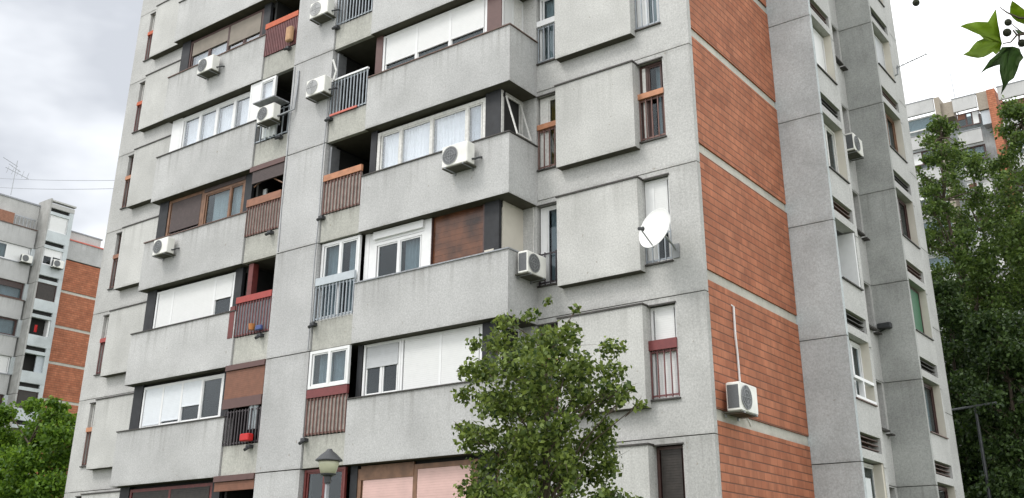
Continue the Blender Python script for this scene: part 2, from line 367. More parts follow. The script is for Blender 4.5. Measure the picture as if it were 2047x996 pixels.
def railing(parent, F, u0, u1, z0, z1, bar_m, top_m=None, top_h=.17, pitch=.115, bw=.03, d=.0, topd=.03, boards=False, label=None):
    mb = MB(); zt = z1-(top_h if top_m else 0)
    n = max(2, int((u1-u0)/pitch)); 
    for i in range(n+1):
        u = u0+bw/2+(u1-u0-bw)*i/n; F(mb, u-bw/2, u+bw/2, z0, zt, d-.015, d+.01)
    F(mb, u0, u1, z0+.03, z0+.065, d-.03, d-.016); F(mb, u0, u1, zt-.05, zt-.015, d-.03, d-.016)
    r = mb.build('balcony_railing', bar_m, parent)
    if boards:
        b = MB(); F(b, u0+.01, u1-.01, z0+.02, zt-.02, d-.05, d-.035); b.build('privacy_sheet', boards, r)
    if top_m:
        t = MB(); F(t, u0-.01, u1+.01, zt, z1, d-.04, d+topd); t.build('handrail', top_m, r)
    if label: r['label'] = label
    return r

# ------------------------------------------------------------------ ground
g = MB(); g.box(-400, 300, -80, 600, -1.75, -1.6)
gm, gn, gl_, gb = newmat('lawn_and_soil')
gg = gn.new('ShaderNodeNewGeometry'); t1 = gn.new('ShaderNodeTexNoise'); t1.inputs['Scale'].default_value = .5; t1.inputs['Detail'].default_value = 8
gl_.new(gg.outputs['Position'], t1.inputs['Vector']); cr = gn.new('ShaderNodeValToRGB')
cr.color_ramp.elements[0].color = (.035, .06, .018, 1); cr.color_ramp.elements[1].color = (.10, .12, .05, 1)
gl_.new(t1.outputs['Fac'], cr.inputs[0]); gl_.new(cr.outputs[0], gb.inputs['Base Color']); gb.inputs['Roughness'].default_value = .95
tag(g.build('ground', gm), kind='structure')
pv = MB(); pv.box(-60, 30, 6.5, 9.2, -1.6, -1.5)
tag(pv.build('path', plain('paving', (.26, .25, .23), .9, var=.2, scale=3)), kind='structure')
rd = MB(); rd.box(-60, 30, -6, 2.5, -1.598, -1.594)
tag(rd.build('road', plain('asphalt', (.05, .05, .052), .9, var=.2, scale=5, bump=.3)), kind='structure')
kb = MB(); kb.box(-60, 30, 2.5, 2.65, -1.598, -1.48)
tag(kb.build('kerb', plain('kerb_stone', (.3, .3, .29), .9)), kind='structure')

# ------------------------------------------------------------------ the main tower
H = 2.8; Z0 = 2.753; K = list(range(-1, 7))
def Z(k): return Z0+H*k
YF, YW, YB = 17.04, 18.15, 20.3
mir = lambda x: -39.50-x
T = empty('apartment_building', -19.75, 18.2, -1.6, 'tall grey concrete apartment tower with brick side wall filling the middle of the picture', 'apartment tower')
PF = lambda Y: (lambda u, z, d: (u, Y-d, z)); PS = lambda X: (lambda u, z, d: (X+d, u, z))

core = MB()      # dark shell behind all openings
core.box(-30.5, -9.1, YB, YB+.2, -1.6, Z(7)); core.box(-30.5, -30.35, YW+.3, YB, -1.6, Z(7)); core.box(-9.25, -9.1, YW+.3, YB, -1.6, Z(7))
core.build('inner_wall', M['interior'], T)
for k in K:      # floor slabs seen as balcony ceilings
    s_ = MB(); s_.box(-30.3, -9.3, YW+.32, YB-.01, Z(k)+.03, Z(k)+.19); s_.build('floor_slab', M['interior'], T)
rf = MB(); rf.box(-30.6, -8.9, YF+.2, 36, Z(7)+.02, Z(7)+.25); rf.box(-26, -14, 21, 30, Z(7)+.25, Z(7)+3); rf.build('roof', M['conc_grey'], T)
base = MB(); base.box(-30.6, -8.9, YW, 18.45, -1.6, Z(-1)-.01); base.box(-26.6, -12.9, YF+.1, YW, -1.6, Z(-1)-.01); base.build('plinth_wall', M['conc_grey'], T)
back = MB(); back.box(-30.68, -30.45, YW+.02, 36, -1.6, Z(7)+.02); back.box(-30.45, -8.9, 35.8, 36, -1.6, Z(7)+.02); back.build('back_wall', M['conc_grey'], T)

for k in K:
    z = Z(k)
    # pier in the middle
    p = MB(); p.box(-20.55, -18.97, YF, YF+.4, z+.013, z+H-.013); p.build('pier', M['conc_pier'], T)
    p = MB(); p.box(-20.54, -18.98, YF+.4, YB-.02, z+.013, z+H-.013); p.build('pier_shade_core', M['interior'], T)  # near-black rear part, paints the niche shade onto the pier sides
    for sd in (0, 1):
        mx = (lambda x: x) if sd == 0 else mir
        # long parapet with its return side and floor
        m = MB(); xa, xb = mx(-17.54), mx(-12.88); s = 1 if sd == 0 else -1
        m.box(xa, xb, YF, YF+.13, z, z+1.475); m.box(xb-s*.13, xb, YF+.13, YW, z, z+1.475); m.box(xa, xa+s*.1, YF+.13, YF+.3, z, z+1.475)
        par = m.build('balcony_parapet', M['conc'], T)
        c = MB(); c.box(xa-s*0.0, xb+s*.025, YF-.03, YF+.25, z+1.477, z+1.507); c.box(xb-s*.16, xb+s*.025, YF+.25, YW, z+1.477, z+1.507)
        capm = 'capbrown' if (k == 3 and sd == 0) or (k in (2, 4) and sd == 1) else ('capgrey' if (k == 1 and sd == 0) else 'cap')
        c.build('parapet_cap', M[capm], par)
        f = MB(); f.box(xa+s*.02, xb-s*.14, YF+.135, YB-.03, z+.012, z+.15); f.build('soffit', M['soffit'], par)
        f = MB(); f.box(xa+s*.005, xb-s*.005, YF+.005, YW-.01, z-.006, z-.001); f.build('underside_shade_plate', M['soffit'], par)  # thin dark plate painting shade on the parapet underside
        # end walls of the room behind
        e = MB(); xe = mx(-13.3); e.box(xe-s*.04, xe-s*.12, YF+.35, YB-.05, z+.16, z+H-.01); e.build('partition_wall', M['interior'], T)
        e = MB(); xn = mx(-17.54); e.box(xn, xn+s*.08, YF+.32, YB-.05, z+.16, z+H-.01); e.build('partition_wall', M['interior'], T)
        # outer wall: strips around french windows
        w = MB(); zz = z+.12
        if k == -1: zz = z
        w.box(mx(-8.80), mx(-9.48), YW, YW+.15, zz+.01, z+H+.11); 
        w.box(mx(-10.12), mx(-12.22), YW, YW+.3, zz+.01, z+H+.11)
        w.box(mx(-9.48), mx(-10.12), YW+.001, YW+.3, zz+.01, z+.87)
        w.box(mx(-12.22), mx(-12.9), YW+.001, YW+.3, zz+.01, z+.87)
        w.box(mx(-9.48), mx(-10.12), YW+.001, YW+.3, z+H+.0, z+H+.11); w.box(mx(-12.22), mx(-12.9), YW+.001, YW+.3, z+H+.0, z+H+.11)
        w.box(mx(-9.48), mx(-9.0), YW+.15, YW+.3, zz+.01, z+H+.11); w.box(mx(-12.902), mx(-13.42), YW, YW+.3, zz+.01, z+H+.11)
        w.build('wall', M['conc_wall'], T)
        # the protruding flat box panel with its dark cap
        bxp = MB(); bxp.box(mx(-12.20), mx(-10.12), YW-.22, YW-.001, z+.72, z+2.78); bo = bxp.build('wall_panel', M['conc_box'], T)
        cp = MB(); cp.box(mx(-12.22), mx(-10.10), YW-.245, YW-.001, z+2.783, z+2.82); cp.build('panel_cap', M['cap'], bo)
        cp = MB(); cp.box(mx(-12.195), mx(-10.125), YW-.215, YW-.002, z+.712, z+.719); cp.build('panel_shade_plate', M['soffit'], bo)  # dark plate under the panel, shade put into its colour
        # dark strip painting the head shadow, and sill, of each french window
        for a, b in ((-9.46, -10.11), (-12.23, -12.87)):
            hd = MB(); hd.box(mx(a), mx(b), YW-.03, YW, z+H-.03, z+H+.0); hd.build('head_shadow_strip', M['cap'], T)
            hd = MB(); hd.box(mx(a), mx(b), YW-.05, YW+.1, z+.84, z+.872); hd.build('window_sill', M['cap'], T)
        # balcony niche between block and pier: low concrete strip, spout
        n0, n1 = mx(-17.56), mx(-18.95)
        st = MB(); st.box(n0, n1, YF+.05, YF+.17, z+.012, z+.74); ns = st.build('niche_parapet', M['conc_strip'], T)
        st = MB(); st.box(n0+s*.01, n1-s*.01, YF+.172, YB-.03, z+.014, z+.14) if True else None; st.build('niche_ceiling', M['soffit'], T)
        dp = MB(); xs = -18.88 if sd == 0 else -20.85
        dp.box(xs-.07, xs+.07, YF-.08, YF+.05, z+.62, z+.70); dp.tube([(xs, YF-.04, z+.64), (xs, YF-.16, z+.56)], .04); dp.build('drain_spout', M['dkmetal'], ns)

# brick side wall with floor bands
XS = -8.815
for k in range(-2, 7):
    z = Z(k); a = max(z+.62, -1.6)
    b_ = MB(); b_.box(XS-.15, XS, YW+.16, 22.97, a, z+H+.39); b_.build('brick_panel', M['brick'], T)
    b_ = MB(); b_.box(XS-.15, XS-.035, YW+.16, 22.97, z+H+.393, z+H+.617); b_.build('floor_band', M['band'], T)

# stepped piers P1, P2 towards the back, with windows in their sides
def stepped(Y, Ye, X, mat_f, specs, name):
    for k in range(-2, 7):
        z = max(Z(k), -1.59); zt = Z(k)+H
        f = MB(); f.box(XS-.1, X, Y, Y+.14, z+.01, zt-.01); f.build('pier_front', mat_f, T)
        s = MB(); F = side(X)
        # side wall strips, d negative = inside
        F(s, Y+.14, Ye-.2, Z(k)+.66, Z(k)+1.38, -.3, -.001) if Z(k)+.62 > -1.6 else None
        if Z(k)+.34 > -1.6: F(s, Y+.14, Ye-.2, Z(k)+.10, Z(k)+.30, -.3, -.001)
        F(s, Ye-.199, Ye, z+.01, zt-.01, -.3, 0)
        s.box(X-.3, XS-.1, Ye-.12, Ye, z+.01, zt-.01)
        s.build('pier_side', M['cream'] if False else M['conc_wall'], T)
        if Z(k)+.34 > -1.6:
            sl_ = MB(); F(sl_, Y+.14, Ye-.2, Z(k)+.30, Z(k)+.66, -.40, -.32); sv = sl_.build('ventilation_slot', M['interior'], T)
            lv = MB()
            for i in range(3): F(lv, Y+.16, Ye-.22, Z(k)+.36+i*.11, Z(k)+.378+i*.11, -.2, -.06)
            lv.build('louvre', M['cap'] if k % 2 else M['capbrown'], sv)
        sp = specs.get(k)
        if sp and sp != 'open':
            window(T, F, PS(X), Y+.17, Ye-.21, Z(k)+1.42, Z(k)+2.86, d=-.2, **sp)
            rv = MB(); F(rv, Ye-.205, Ye-.2, Z(k)+1.41, Z(k)+2.9, -.25, -.005); rv.build('reveal', M['cream'], T)
            sv = MB(); F(sv, Y+.14, Ye-.206, Z(k)+1.382, Z(k)+1.41, -.25, .04); sv.build('window_sill', M['cap'] if k != 0 and k != -1 else M['capbrown'], T)
    rm = MB(); rm.box(X-1.5, XS-.3, Y+.2, Ye-.15, -1.5, Z(7)-.2); 
    rm = MB(); rm.box(XS-.4, XS-.3, Y+.14, Ye-.12, -1.5, Z(7)); rm.build('inner_wall', M['interior'], T)
P1 = {-1: dict(cells=[(1, 'curt', dict(curt='curtain', cb=.5))], fm=M['oldwhite']),
      0: dict(cells=[(1, 'curt', dict(curt='curtgrey', ca=.4)), (1, 'curt', dict(curt='curtain'))], fm=M['white'], fw=.08),
      1: 'open', 2: dict(cells=[(1, 'curt', dict(curt='curtgrey')), (1, 'glass')], fm=M['oldwhite'], fw=.07),
      3: dict(cells=[(1, 'shut:.75')], fm=M['white'], fw=.08), 4: dict(cells=[(1, 'glass'), (1, 'shut:1', dict(m='shutgrey'))], fm=M['oldwhite']),
      5: dict(cells=[(1, 'shut:.6')], fm=M['white']), 6: dict(cells=[(1, 'glass'), (1, 'glass')], fm=M['oldwhite'])}
P2 = {-1: dict(cells=[(1, 'glass')], fm=M['darkframe']), 0: dict(cells=[(1, 'curt', dict(curt='curtgrey', ca=.5))], fm=M['darkframe']),
      1: dict(cells=[(1, 'shut:1', dict(m='green'))], fm=M['darkframe']), 2: dict(cells=[(1, 'shut:.5', dict(m='shutgrey')), (1, 'glass')], fm=M['darkframe']),
      3: dict(cells=[(1, 'glass'), (1, 'curt', dict(curt='curtain'))], fm=M['brownframe']), 4: dict(cells=[(1, 'shut:1', dict(m='shutgrey'))], fm=M['oldwhite']),
      5: dict(cells=[(1, 'glass')], fm=M['oldwhite']), 6: dict(cells=[(1, 'glass')], fm=M['oldwhite'])}
stepped(22.98, 24.69, -7.70, M['conc_grey'], P1, 'p1')
stepped(29.13, 31.1, -7.85, M['conc_dark'], P2, 'p2')
# white lined recess at level 1 of P1
o_ = MB(); o_.box(-8.6, -7.72, 24.40, 24.48, Z(1)+1.39, Z(1)+2.86); o_.box(-8.6, -8.55, 23.14, 24.4, Z(1)+1.39, Z(1)+2.86); o_.build('white_reveal', M['white'], T)
o_ = MB(); o_.box(-8.6, -7.72, 24.40, 24.48, Z(-1)+1.39, Z(-1)+2.86); o_.build('cream_reveal', M['cream'], T)
for k in (1, -1):
    s_ = MB(); s_.box(-7.9, -7.65, 23.12, 24.49, Z(k)+1.382, Z(k)+1.41); s_.build('window_sill', M['cap'], T)
sc = sheet(PS(-7.8), 23.2, 23.75, Z(-1)+1.45, Z(-1)+2.5, 0, .03); sc.build('curtain', M['curtain'], T)
# white extra lower panes under the P1 window at level 0
b_ = MB(); F = side(-7.70); F(b_, 23.15, 24.48, Z(0)+1.86, Z(0)+1.93, -.1, .02); F(b_, 23.15, 24.48, Z(0)+1.42, Z(0)+1.48, -.1, .02); F(b_, 23.7, 23.77, Z(0)+1.48, Z(0)+1.86, -.1, .02); b_.build('window_transom', M['white'], T)
# recessed wall between the piers and behind P2
for k in range(-2, 7):
    z = max(Z(k), -1.59)
    r = MB(); r.box(XS-.3, XS-.065, 24.69, 26.6, z+.01, Z(k)+H-.01); r.box(XS-.3, XS-.065, 28.95, 29.12, z+.01, Z(k)+H-.01)
    r.box(XS-.3, XS-.066, 26.6, 28.95, z+.01, Z(k)+1.45); r.box(XS-.3, XS-.066, 26.6, 28.95, Z(k)+2.76, Z(k)+H-.01); r.box(XS-.3, XS-.065, 31.1, 36, z+.01, Z(k)+H-.01)
    r.build('recess_wall', M['conc_wall'], T)
    if k > -2:
        wv = window(T, side(XS-.065), PS(XS-.065), 26.6, 28.95, Z(k)+1.45, Z(k)+2.76, [(1, 'shut:.9', dict(m='shutgrey')), (1, 'glass')], M['darkframe'], d=-.15)
        b_ = MB(); b_.box(XS-.2, XS+.06, 26.55, 28.78, Z(k)+1.40, Z(k)+1.45); b_.build('window_sill', M['cap'], T); b_ = MB(); b_.box(XS-.07, XS+.10, 28.79, 29.05, Z(k)+1.33, Z(k)+1.37); b_.build('sill_spout', M['cap'], T)
# vertical drain pipe in the recess


# ------------------------------------------------------------------ window bands above the parapets
FB = front(17.29); P3B = PF(17.29)
def band(x0, x1, k, cells, fm, **kw): return window(T, FB, P3B, x0, x1, Z(k)+1.515, Z(k+1)-(.09 if k not in (0, 1, 3) or x0 < -18 and k != 3 and k != 4 else .05), cells, fm, **kw)
def post(x0, x1, k, m='black', lift=0, d=.02):
    b = MB(); FB(b, x0, x1, Z(k)+1.512+lift, Z(k+1)+.01, -.08, d); b.build('corner_panel', M[m], T)
# right block
for k in K:
    for a_, b__ in ((-17.54, -13.3), (-26.2, -21.98)):
        lt = MB(); FB(lt, a_, b__, Z(k+1)-.16, Z(k+1)+.01, -.16, -.09); lt.build('lintel_shade_strip', M['interior'], T)  # dark strip painting the shadow gap below the parapet above
post(-17.54, -17.30, 3, 'brownpan'); post(-13.76, -13.32, 3, 'brownpan')
band(-17.30, -13.77, 3, [(1, 'shut:.72', dict(curt='curtgrey'))]*3, M['white'], fw=.07)
post(-17.52, -17.31, 2); post(-13.76, -13.32, 2); 
band(-17.30, -13.77, 2, [(.72, 'curt'), (1.05, 'curt'), (1.15, 'curt'), (.5, 'curt', dict(curt='curtgrey'))], M['oldwhite'], fw=.09, glass=M['glass2'])
post(-17.52, -17.38, 1, 'white', d=.0); post(-13.74, -13.45, 1, lift=.14); post(-13.45, -13.32, 1, 'black')
b_ = MB(); FB(b_, -13.72, -13.46, Z(1)+1.512, Z(1)+1.65, -.08, .03); b_.build('sill_block', M['cream'], T)
b_ = MB(); FB(b_, -17.38, -17.19, Z(1)+1.515, Z(2)-.02, -.06, -.01); b_.build('panel', M['white'], T)
b_ = MB(); FB(b_, -17.19, -15.57, Z(2)-.22, Z(2)-.03, -.06, .07); FB(b_, -17.19, -15.57, Z(2)-.29, Z(2)-.22, -.06, .0)
b_.build('shutter_box', M['white'], T)
window(T, FB, P3B, -17.19, -15.57, Z(1)+1.515, Z(2)-.30, [(1, 'glass'), (1, 'glass', dict(curt='curtgrey', ca=.1))], M['white'], d=0, fw=.075)
b_ = MB(); FB(b_, -15.57, -15.34, Z(1)+1.515, Z(2)-.02, -.06, -.0); b_.build('panel', M['white'], T)
wd = MB()
for i in range(18):
    FB(wd, -15.32, -13.78, Z(1)+1.53+i*.0705, Z(1)+1.53+i*.0705+.069, -.10, -.05-.003*(i % 2))
wd.build('wooden_board_shutter', M['wood'], T)
b_ = MB(); FB(b_, -13.78, -13.735, Z(1)+1.515, Z(2)-.02, -.06, .015); FB(b_, -15.34, -15.32, Z(1)+1.515, Z(2)-.02, -.06, .01); b_.build('shutter_frame', M['darkframe'], T)
post(-17.52, -17.36, 0); post(-13.74, -13.32, 0)
window(T, FB, P3B, -17.34, -16.15, Z(0)+1.515, Z(1)-.02, [(1, 'shut:.43', dict(m='shutgrey', sash=2))], M['white'], fw=.06)
window(T, FB, P3B, -16.14, -13.76, Z(0)+1.515, Z(1)-.02, [(1, 'shut:1'), (1, 'shut:1')], M['white'], fw=.06)
post(-17.52, -17.30, -1); post(-13.8, -13.32, -1)
band(-17.30, -13.82, -1, [(1, 'shut:1', dict(m='shutpink')), (1, 'shut:1', dict(m='shutpink'))], M['brownframe'], fw=.11)
b_ = MB(); FB(b_, -17.2, -15.6, Z(0)-.34, Z(0)-.03, -.05, .01); b_.build('shutter_box', M['brownframe'], T)
for k, c, fm in ((4, [(1, 'curt'), (1, 'shut:1'), (1, 'curt')], 'oldwhite'), (5, [(1, 'shut:1'), (1, 'shut:.5'), (1, 'glass')], 'white'), (6, [(1, 'curt'), (1, 'curt', dict(curt='curtgrey'))], 'brownframe')):
    post(-17.52, -17.31, k); post(-13.76, -13.32, k); band(-17.30, -13.77, k, c, M[fm])
# left block
def xl(a): return a
for k in (-1, 0, 1, 2, 4, 5, 6): post(-26.45, -26.02, k)
for k in (0, 1, 2, 4, 5, 6, -1): post(-22.44, -22.14, k)
band(-26.02, -22.46, 4, [(1.2, 'shut:.45', dict(m='shutbeige', sash=2, curt='curtgrey')), (1, 'shut:.66', dict(m='shutbeige', sash=2))], M['darkframe'], fw=.08, glass=M['glass2'])
b_ = MB(); FB(b_, -26.42, -25.95, Z(3)+1.515, Z(4)-.02, -.06, .0); b_.build('panel', M['white'], T)
band(-25.94, -22.45, 3, [(1, 'curt'), (1, 'curt'), (1, 'curt'), (1, 'curt', dict(ca=.1))], M['white'], fw=.11, glass=M['glass2'])
window(T, FB, P3B, -22.44, -21.35, Z(3)+1.3, Z(4)-.02, [(.4, 'board'), (.6, 'curt')], M['white'], d=.2, fw=.07, glass=M['glass2'])
window(T, FB, P3B, -26.0, -24.32, Z(2)+1.515, Z(3)-.02, [(1, 'shut:.86', dict(m='shutdark', flush=1))], M['brownframe'], fw=.09)
window(T, FB, P3B, -24.31, -22.46, Z(2)+1.515, Z(3)-.14, [(1.2, 'curt', dict(ca=.2)), (.6, 'curt')], M['brownframe'], fw=.08)
b_ = MB(); FB(b_, -24.31, -22.46, Z(3)-.138, Z(3)-.02, -.05, .02); b_.build('shutter_box', M['shutdark'], T)
band(-26.0, -22.46, 1, [(.75, 'shut:1'), (1.95, 'shut:1'), (.8, 'shut:.55', dict(sash=1))], M['white'], fw=.07)
band(-26.0, -22.46, 0, [(1, 'shut:.95', dict(m='shutpale')), (1, 'shut:.9', dict(m='shutpale')), (1, 'shut:.6', dict(m='shutpale')), (1, 'glass')], M['white'], fw=.07)
band(-26.0, -22.46, -1, [(1, 'shut:1', dict(m='shutnight')), (1, 'shut:1', dict(m='shutnight'))], M['redframe'], fw=.08)
band(-26.0, -22.46, 5, [(1, 'shut:.5'), (1, 'glass'), (1, 'curt')], M['oldwhite']); band(-26.0, -22.46, 6, [(1, 'curt'), (1, 'shut:1')], M['white'])
# windows round the corner in the return side of the right block (X face)
FX = side(-13.3)
def retwin(k, cells, fm, **kw): return window(T, FX, PS(-13.3), 17.30, YW+.0, Z(k)+1.515, Z(k+1)-.02, cells, fm, **kw)
retwin(3, [(1, 'shut:1'), (1, 'board', dict(m='oldwhite'))], M['white']); retwin(0, [(1, 'glass')], M['white']); retwin(-1, [(1, 'shut:1')], M['brownframe'])
retwin(4, [(1, 'curt')], M['oldwhite']); retwin(5, [(1, 'glass')], M['white']); retwin(6, [(1, 'glass')], M['white'])
w2 = retwin(2, [(1, 'glass')], M['oldwhite'])
# tilted-out sash at level 2
tl = MB(); a, b = Vector((-13.26, 17.42, Z(3)-.15)), Vector((-12.95, 17.45, Z(2)+1.6)); c, d_ = Vector((-13.26, 17.98, Z(3)-.15)), Vector((-12.95, 18.0, Z(2)+1.6))
for p, q in ((a, b), (b, d_), (d_, c), (c, a)): tl.tube([p, q], .022, 4)
tl.build('open_sash', M['oldwhite'], w2)
b_ = MB(); b_.box(-13.42, -13.29, YF+.34, YW, Z(1)+1.515, Z(2)-.01); b_.build('side_panel', M['cream'], T)

# ------------------------------------------------------------------ balcony niches
FN = front(YF+.02); P3N = PF(YF+.02)
nl = (-22.00, -20.57); nr = (-18.95, -17.56)
def nrail(side_, k, bar, top=None, **kw):
    a, b = nl if side_ == 'L' else nr
    railing(T, FN, a+.02, b-.02, Z(k)+.75, Z(k)+1.84 if top else Z(k)+1.62, M[bar], M[top] if top else None, **kw)
nrail('R', 6, 'bar_grey'); nrail('L', 6, 'bar_grey', 'rail_red'); nrail('R', 5, 'bar_grey', 'rail_white', top_h=.06); nrail('L', 5, 'bar_brown', 'rail_tan')
nrail('R', 4, 'bar_grey', 'rail_white', top_h=.05); nrail('R', 3, 'bar_grey', 'rail_white', top_h=.05)
b_ = MB(); FN(b_, -18.9, -17.9, Z(3)+.745, Z(3)+.80, .0, .03); b_.build('red_strip', M['redrib'], T)
nrail('R', 2, 'bar_brown', 'rail_tan', boards=M['bar_taupe']); nrail('R', 0, 'bar_brown', 'rail_maroon', boards=M['bar_taupe'], top_h=.2)
nrail('R', 1, 'bar_grey', 'rail_blue', top_h=.2)
nrail('L', 4, 'bar_red', 'rail_orange', pitch=.075, bw=.045); nrail('L', 2, 'bar_brown', 'rail_brown', boards=M['bar_taupe'], top_h=.22)
nrail('L', 1, 'bar_red', 'rail_red', boards=M['bar_grey']); nrail('L', 0, 'bar_dark'); nrail('L', 3, 'bar_grey', pitch=.2)
# enclosed niches
FQ = front(YF+.12); P3Q = PF(YF+.12)
window(T, FQ, P3Q, -18.93, -17.58, Z(1)+.76, Z(2)-.02, [(1, 'curt', dict(curt='curtgrey', cb=.2)), (1, 'curt', dict(curt='curtgrey', ca=.3))], M['white'], fw=.07)
window(T, front(YF-.0), PF(YF), -18.93, -17.58, Z(0)+1.86, Z(1)-.02, [(1, 'curt', dict(curt='curtgrey', ca=.2)), (1, 'curt', dict(curt='curtgrey', cb=.3))], M['white'], fw=.07)
window(T, FQ, P3Q, -18.93, -17.58, Z(-1)+.76, Z(0)-.02, [(1, 'glass'), (1, 'glass')], M['redframe'], fw=.06)
def roller(a, b, z0, z1, m, d=.0, bm=None, bh=.2):
    q = MB(); FN(q, a, b, z0, z1, -.05, d); r = q.build('roller_shutter', M[m], T)
    if bm:
        q = MB(); FN(q, a, b, z0-bh, z0-.001, -.03, d+.03); q.build('bottom_rail', M[bm], r)
roller(nl[0]+.1, nl[1]-.02, Z(3)-.5, Z(3)-.14, 'shutdark'); roller(nl[0]-.0, nl[1]-.0, Z(3)-.13, Z(3)+.02, 'brownpan', d=.03)
roller(nl[0]-.1, nl[1]-.02, Z(0)+1.93, Z(1)-.14, 'shutrust', bm='brownpan', bh=.25); roller(nl[0]-.1, nl[1]-.0, Z(1)-.13, Z(1)+.01, 'brownpan', d=.05)
roller(nl[0]-.1, nl[1]-.02, Z(0)-.36, Z(0)-.14, 'shutrust'); roller(nl[0]-.1, nl[1]-.0, Z(0)-.13, Z(0)+.01, 'brownpan', d=.05)
# grey screen and red post on niche L1, white pane L2
b_ = MB(); FN(b_, -21.78, -21.60, Z(1)+.75, Z(2)-.02, -.3, -.12); b_.build('post', M['redframe'], T)
b_ = MB(); FN(b_, -21.55, -20.6, Z(1)+.75, Z(2)-.25, -.9, -.86); b_.build('screen', M['curtgrey'], T)
b_ = MB(); FN(b_, -22.2, -22.0, Z(1)+.75, Z(1)+1.62, -.1, .03); b_.build('post', M['redframe'], T)
b_ = MB(); FN(b_, -21.95, -21.8, Z(2)+1.85, Z(3)-.5, -.5, -.46); b_.build('screen', M['curtain'], T)
b_ = MB(); b_.tube([(-22.0, YF+.2, Z(3)-.5), (-21.3, YF+.1, Z(3)-.35), (-20.6, YF+.1, Z(3)-.75)], .02, 5); b_.build('awning_arm', M['brownframe'], T)
b_ = MB(); FN(b_, nr[0]+.02, nr[0]+.10, Z(2)+1.85, Z(3)-.1, -.4, -.1); b_.build('door_jamb', M['metal'], T); b_ = MB(); FN(b_, nr[0]+.02, nr[0]+.1, Z(3)+1.85, Z(4)-.1, -.4, -.1); b_.build('door_jamb', M['metal'], T)
# doors at the back of open niches
for (a, b), k in ((nr, 3), (nr, 2), (nl, 4), (nr, 4), (nl, 1), (nl, 3)):
    q = MB(); f2 = front(19.2); f2(q, a+.1, a+.16, Z(k)+.15, Z(k)+2.3, -.05, 0); f2(q, b-.5, b-.44, Z(k)+.15, Z(k)+2.3, -.05, 0); f2(q, a+.16, b-.5, Z(k)+2.24, Z(k)+2.3, -.05, 0)
    q.build('balcony_door', M['curtgrey'], T)
# pipe bundle beside niche R5
# ------------------------------------------------------------------ french windows
FF = front(YW); P3F = PF(YW)
def french(x0, x1, k, cells, fm, rail=None, bars=None, rz=(1.90, 2.03), glass=None, bd=.0, **kw):
    w = window(T, FF, P3F, x0+.01, x1-.01, Z(k)+.875, Z(k+1)-.035, cells, fm, d=-.1, glass=glass, **kw)
    if bars: railing(T, FF, x0+.01, x1-.01, Z(k)+.9, Z(k)+rz[1], M[bars], M[rail] if rail else None, top_h=rz[1]-rz[0], pitch=.13, bw=.022, d=-.02, topd=.05)
R0, R1 = -10.12, -9.48; I0, I1 = -12.87, -12.22
cg = dict(curt='curtgrey')
french(R0, R1, 5, [(1, 'shut:.5')], M['white'], 'rail_tan', 'bar_grey'); french(R0, R1, 4, [(1, 'curt')], M['white'], 'rail_tan', 'bar_brown')
french(R0, R1, 3, [(.5, 'board'), (1, 'curt')], M['white'], None, 'bar_grey')
french(R0, R1, 2, [(.3, 'board', dict(m='oldwhite')), (1, 'curt', dict(curt='curtgrey', ca=.35))], M['darkframe'], 'rail_tan', 'bar_brown')
french(R0, R1, 1, [(.35, 'board'), (1, 'shut:.5')], M['white'], None, 'bar_grey', rz=(1.5, 1.55))
french(R0, R1, 0, [(1, 'shut:1')], M['white'], 'rail_maroon', 'bar_red', rz=(1.86, 2.06))
french(R0, R1, -1, [(1, 'shut:1', dict(m='shutnight'))], M['darkframe'], 'rail_orange', 'bar_brown', rz=(1.0, 1.15))
french(R0, R1, 6, [(1, 'shut:1', dict(m='shutdark'))], M['darkframe'], 'rail_orange', 'bar_brown')
french(I0, I1, 3, [(1, 'curt')], M['white'], 'rail_white', 'bar_grey', rz=(1.9, 2.05))
french(I0, I1, 2, [(.4, 'board', dict(m='oldwhite')), (1, 'curt', dict(curt='curtyellow'))], M['oldwhite'], 'rail_tan', 'bar_brown')
french(I0, I1, 1, [(.2, 'board'), (1, 'glass', cg)], M['white'], None, 'bar_dark', rz=(1.6, 1.65))
french(I0, I1, 0, [(1, 'glass', cg)], M['darkframe'], 'rail_tan', 'bar_brown'); french(I0, I1, -1, [(1, 'shut:.7')], M['white'], 'rail_white', 'bar_grey'); french(I0, I1, 6, [(1, 'shut:1', dict(m='shutdark'))], M['darkframe'])
french(I0, I1, 4, [(1, 'curt')], M['white'], 'rail_white', 'bar_grey'); french(I0, I1, 5, [(1, 'glass')], M['darkframe'])
LO0, LO1, LI0, LI1 = mir(R1), mir(R0), mir(I1), mir(I0)
for k, rl, br, fm, sh in ((6, 'rail_orange', 'bar_red', 'oldwhite', 'shutgrey'), (5, 'rail_orange', 'bar_red', 'oldwhite', 'shutgrey'), (4, 'rail_orange', 'bar_red', 'oldwhite', 'shutgrey'), (3, 'rail_tan', 'bar_brown', 'darkframe', 'shutgrey'),
                      (2, 'rail_brown', 'bar_brown', 'darkframe', 'shutgrey'), (1, 'rail_red', 'bar_red', 'oldwhite', 'shut'), (0, 'rail_tan', 'bar_brown', 'oldwhite', 'shutgrey'), (-1, 'rail_red', 'bar_brown', 'darkframe', 'shutdark')):
    french(LO0, LO1, k, [(1, 'shut:.8', dict(m=sh))], M[fm], rl, br)
    french(LI0, LI1, k, [(1, 'curt')], M['oldwhite'])

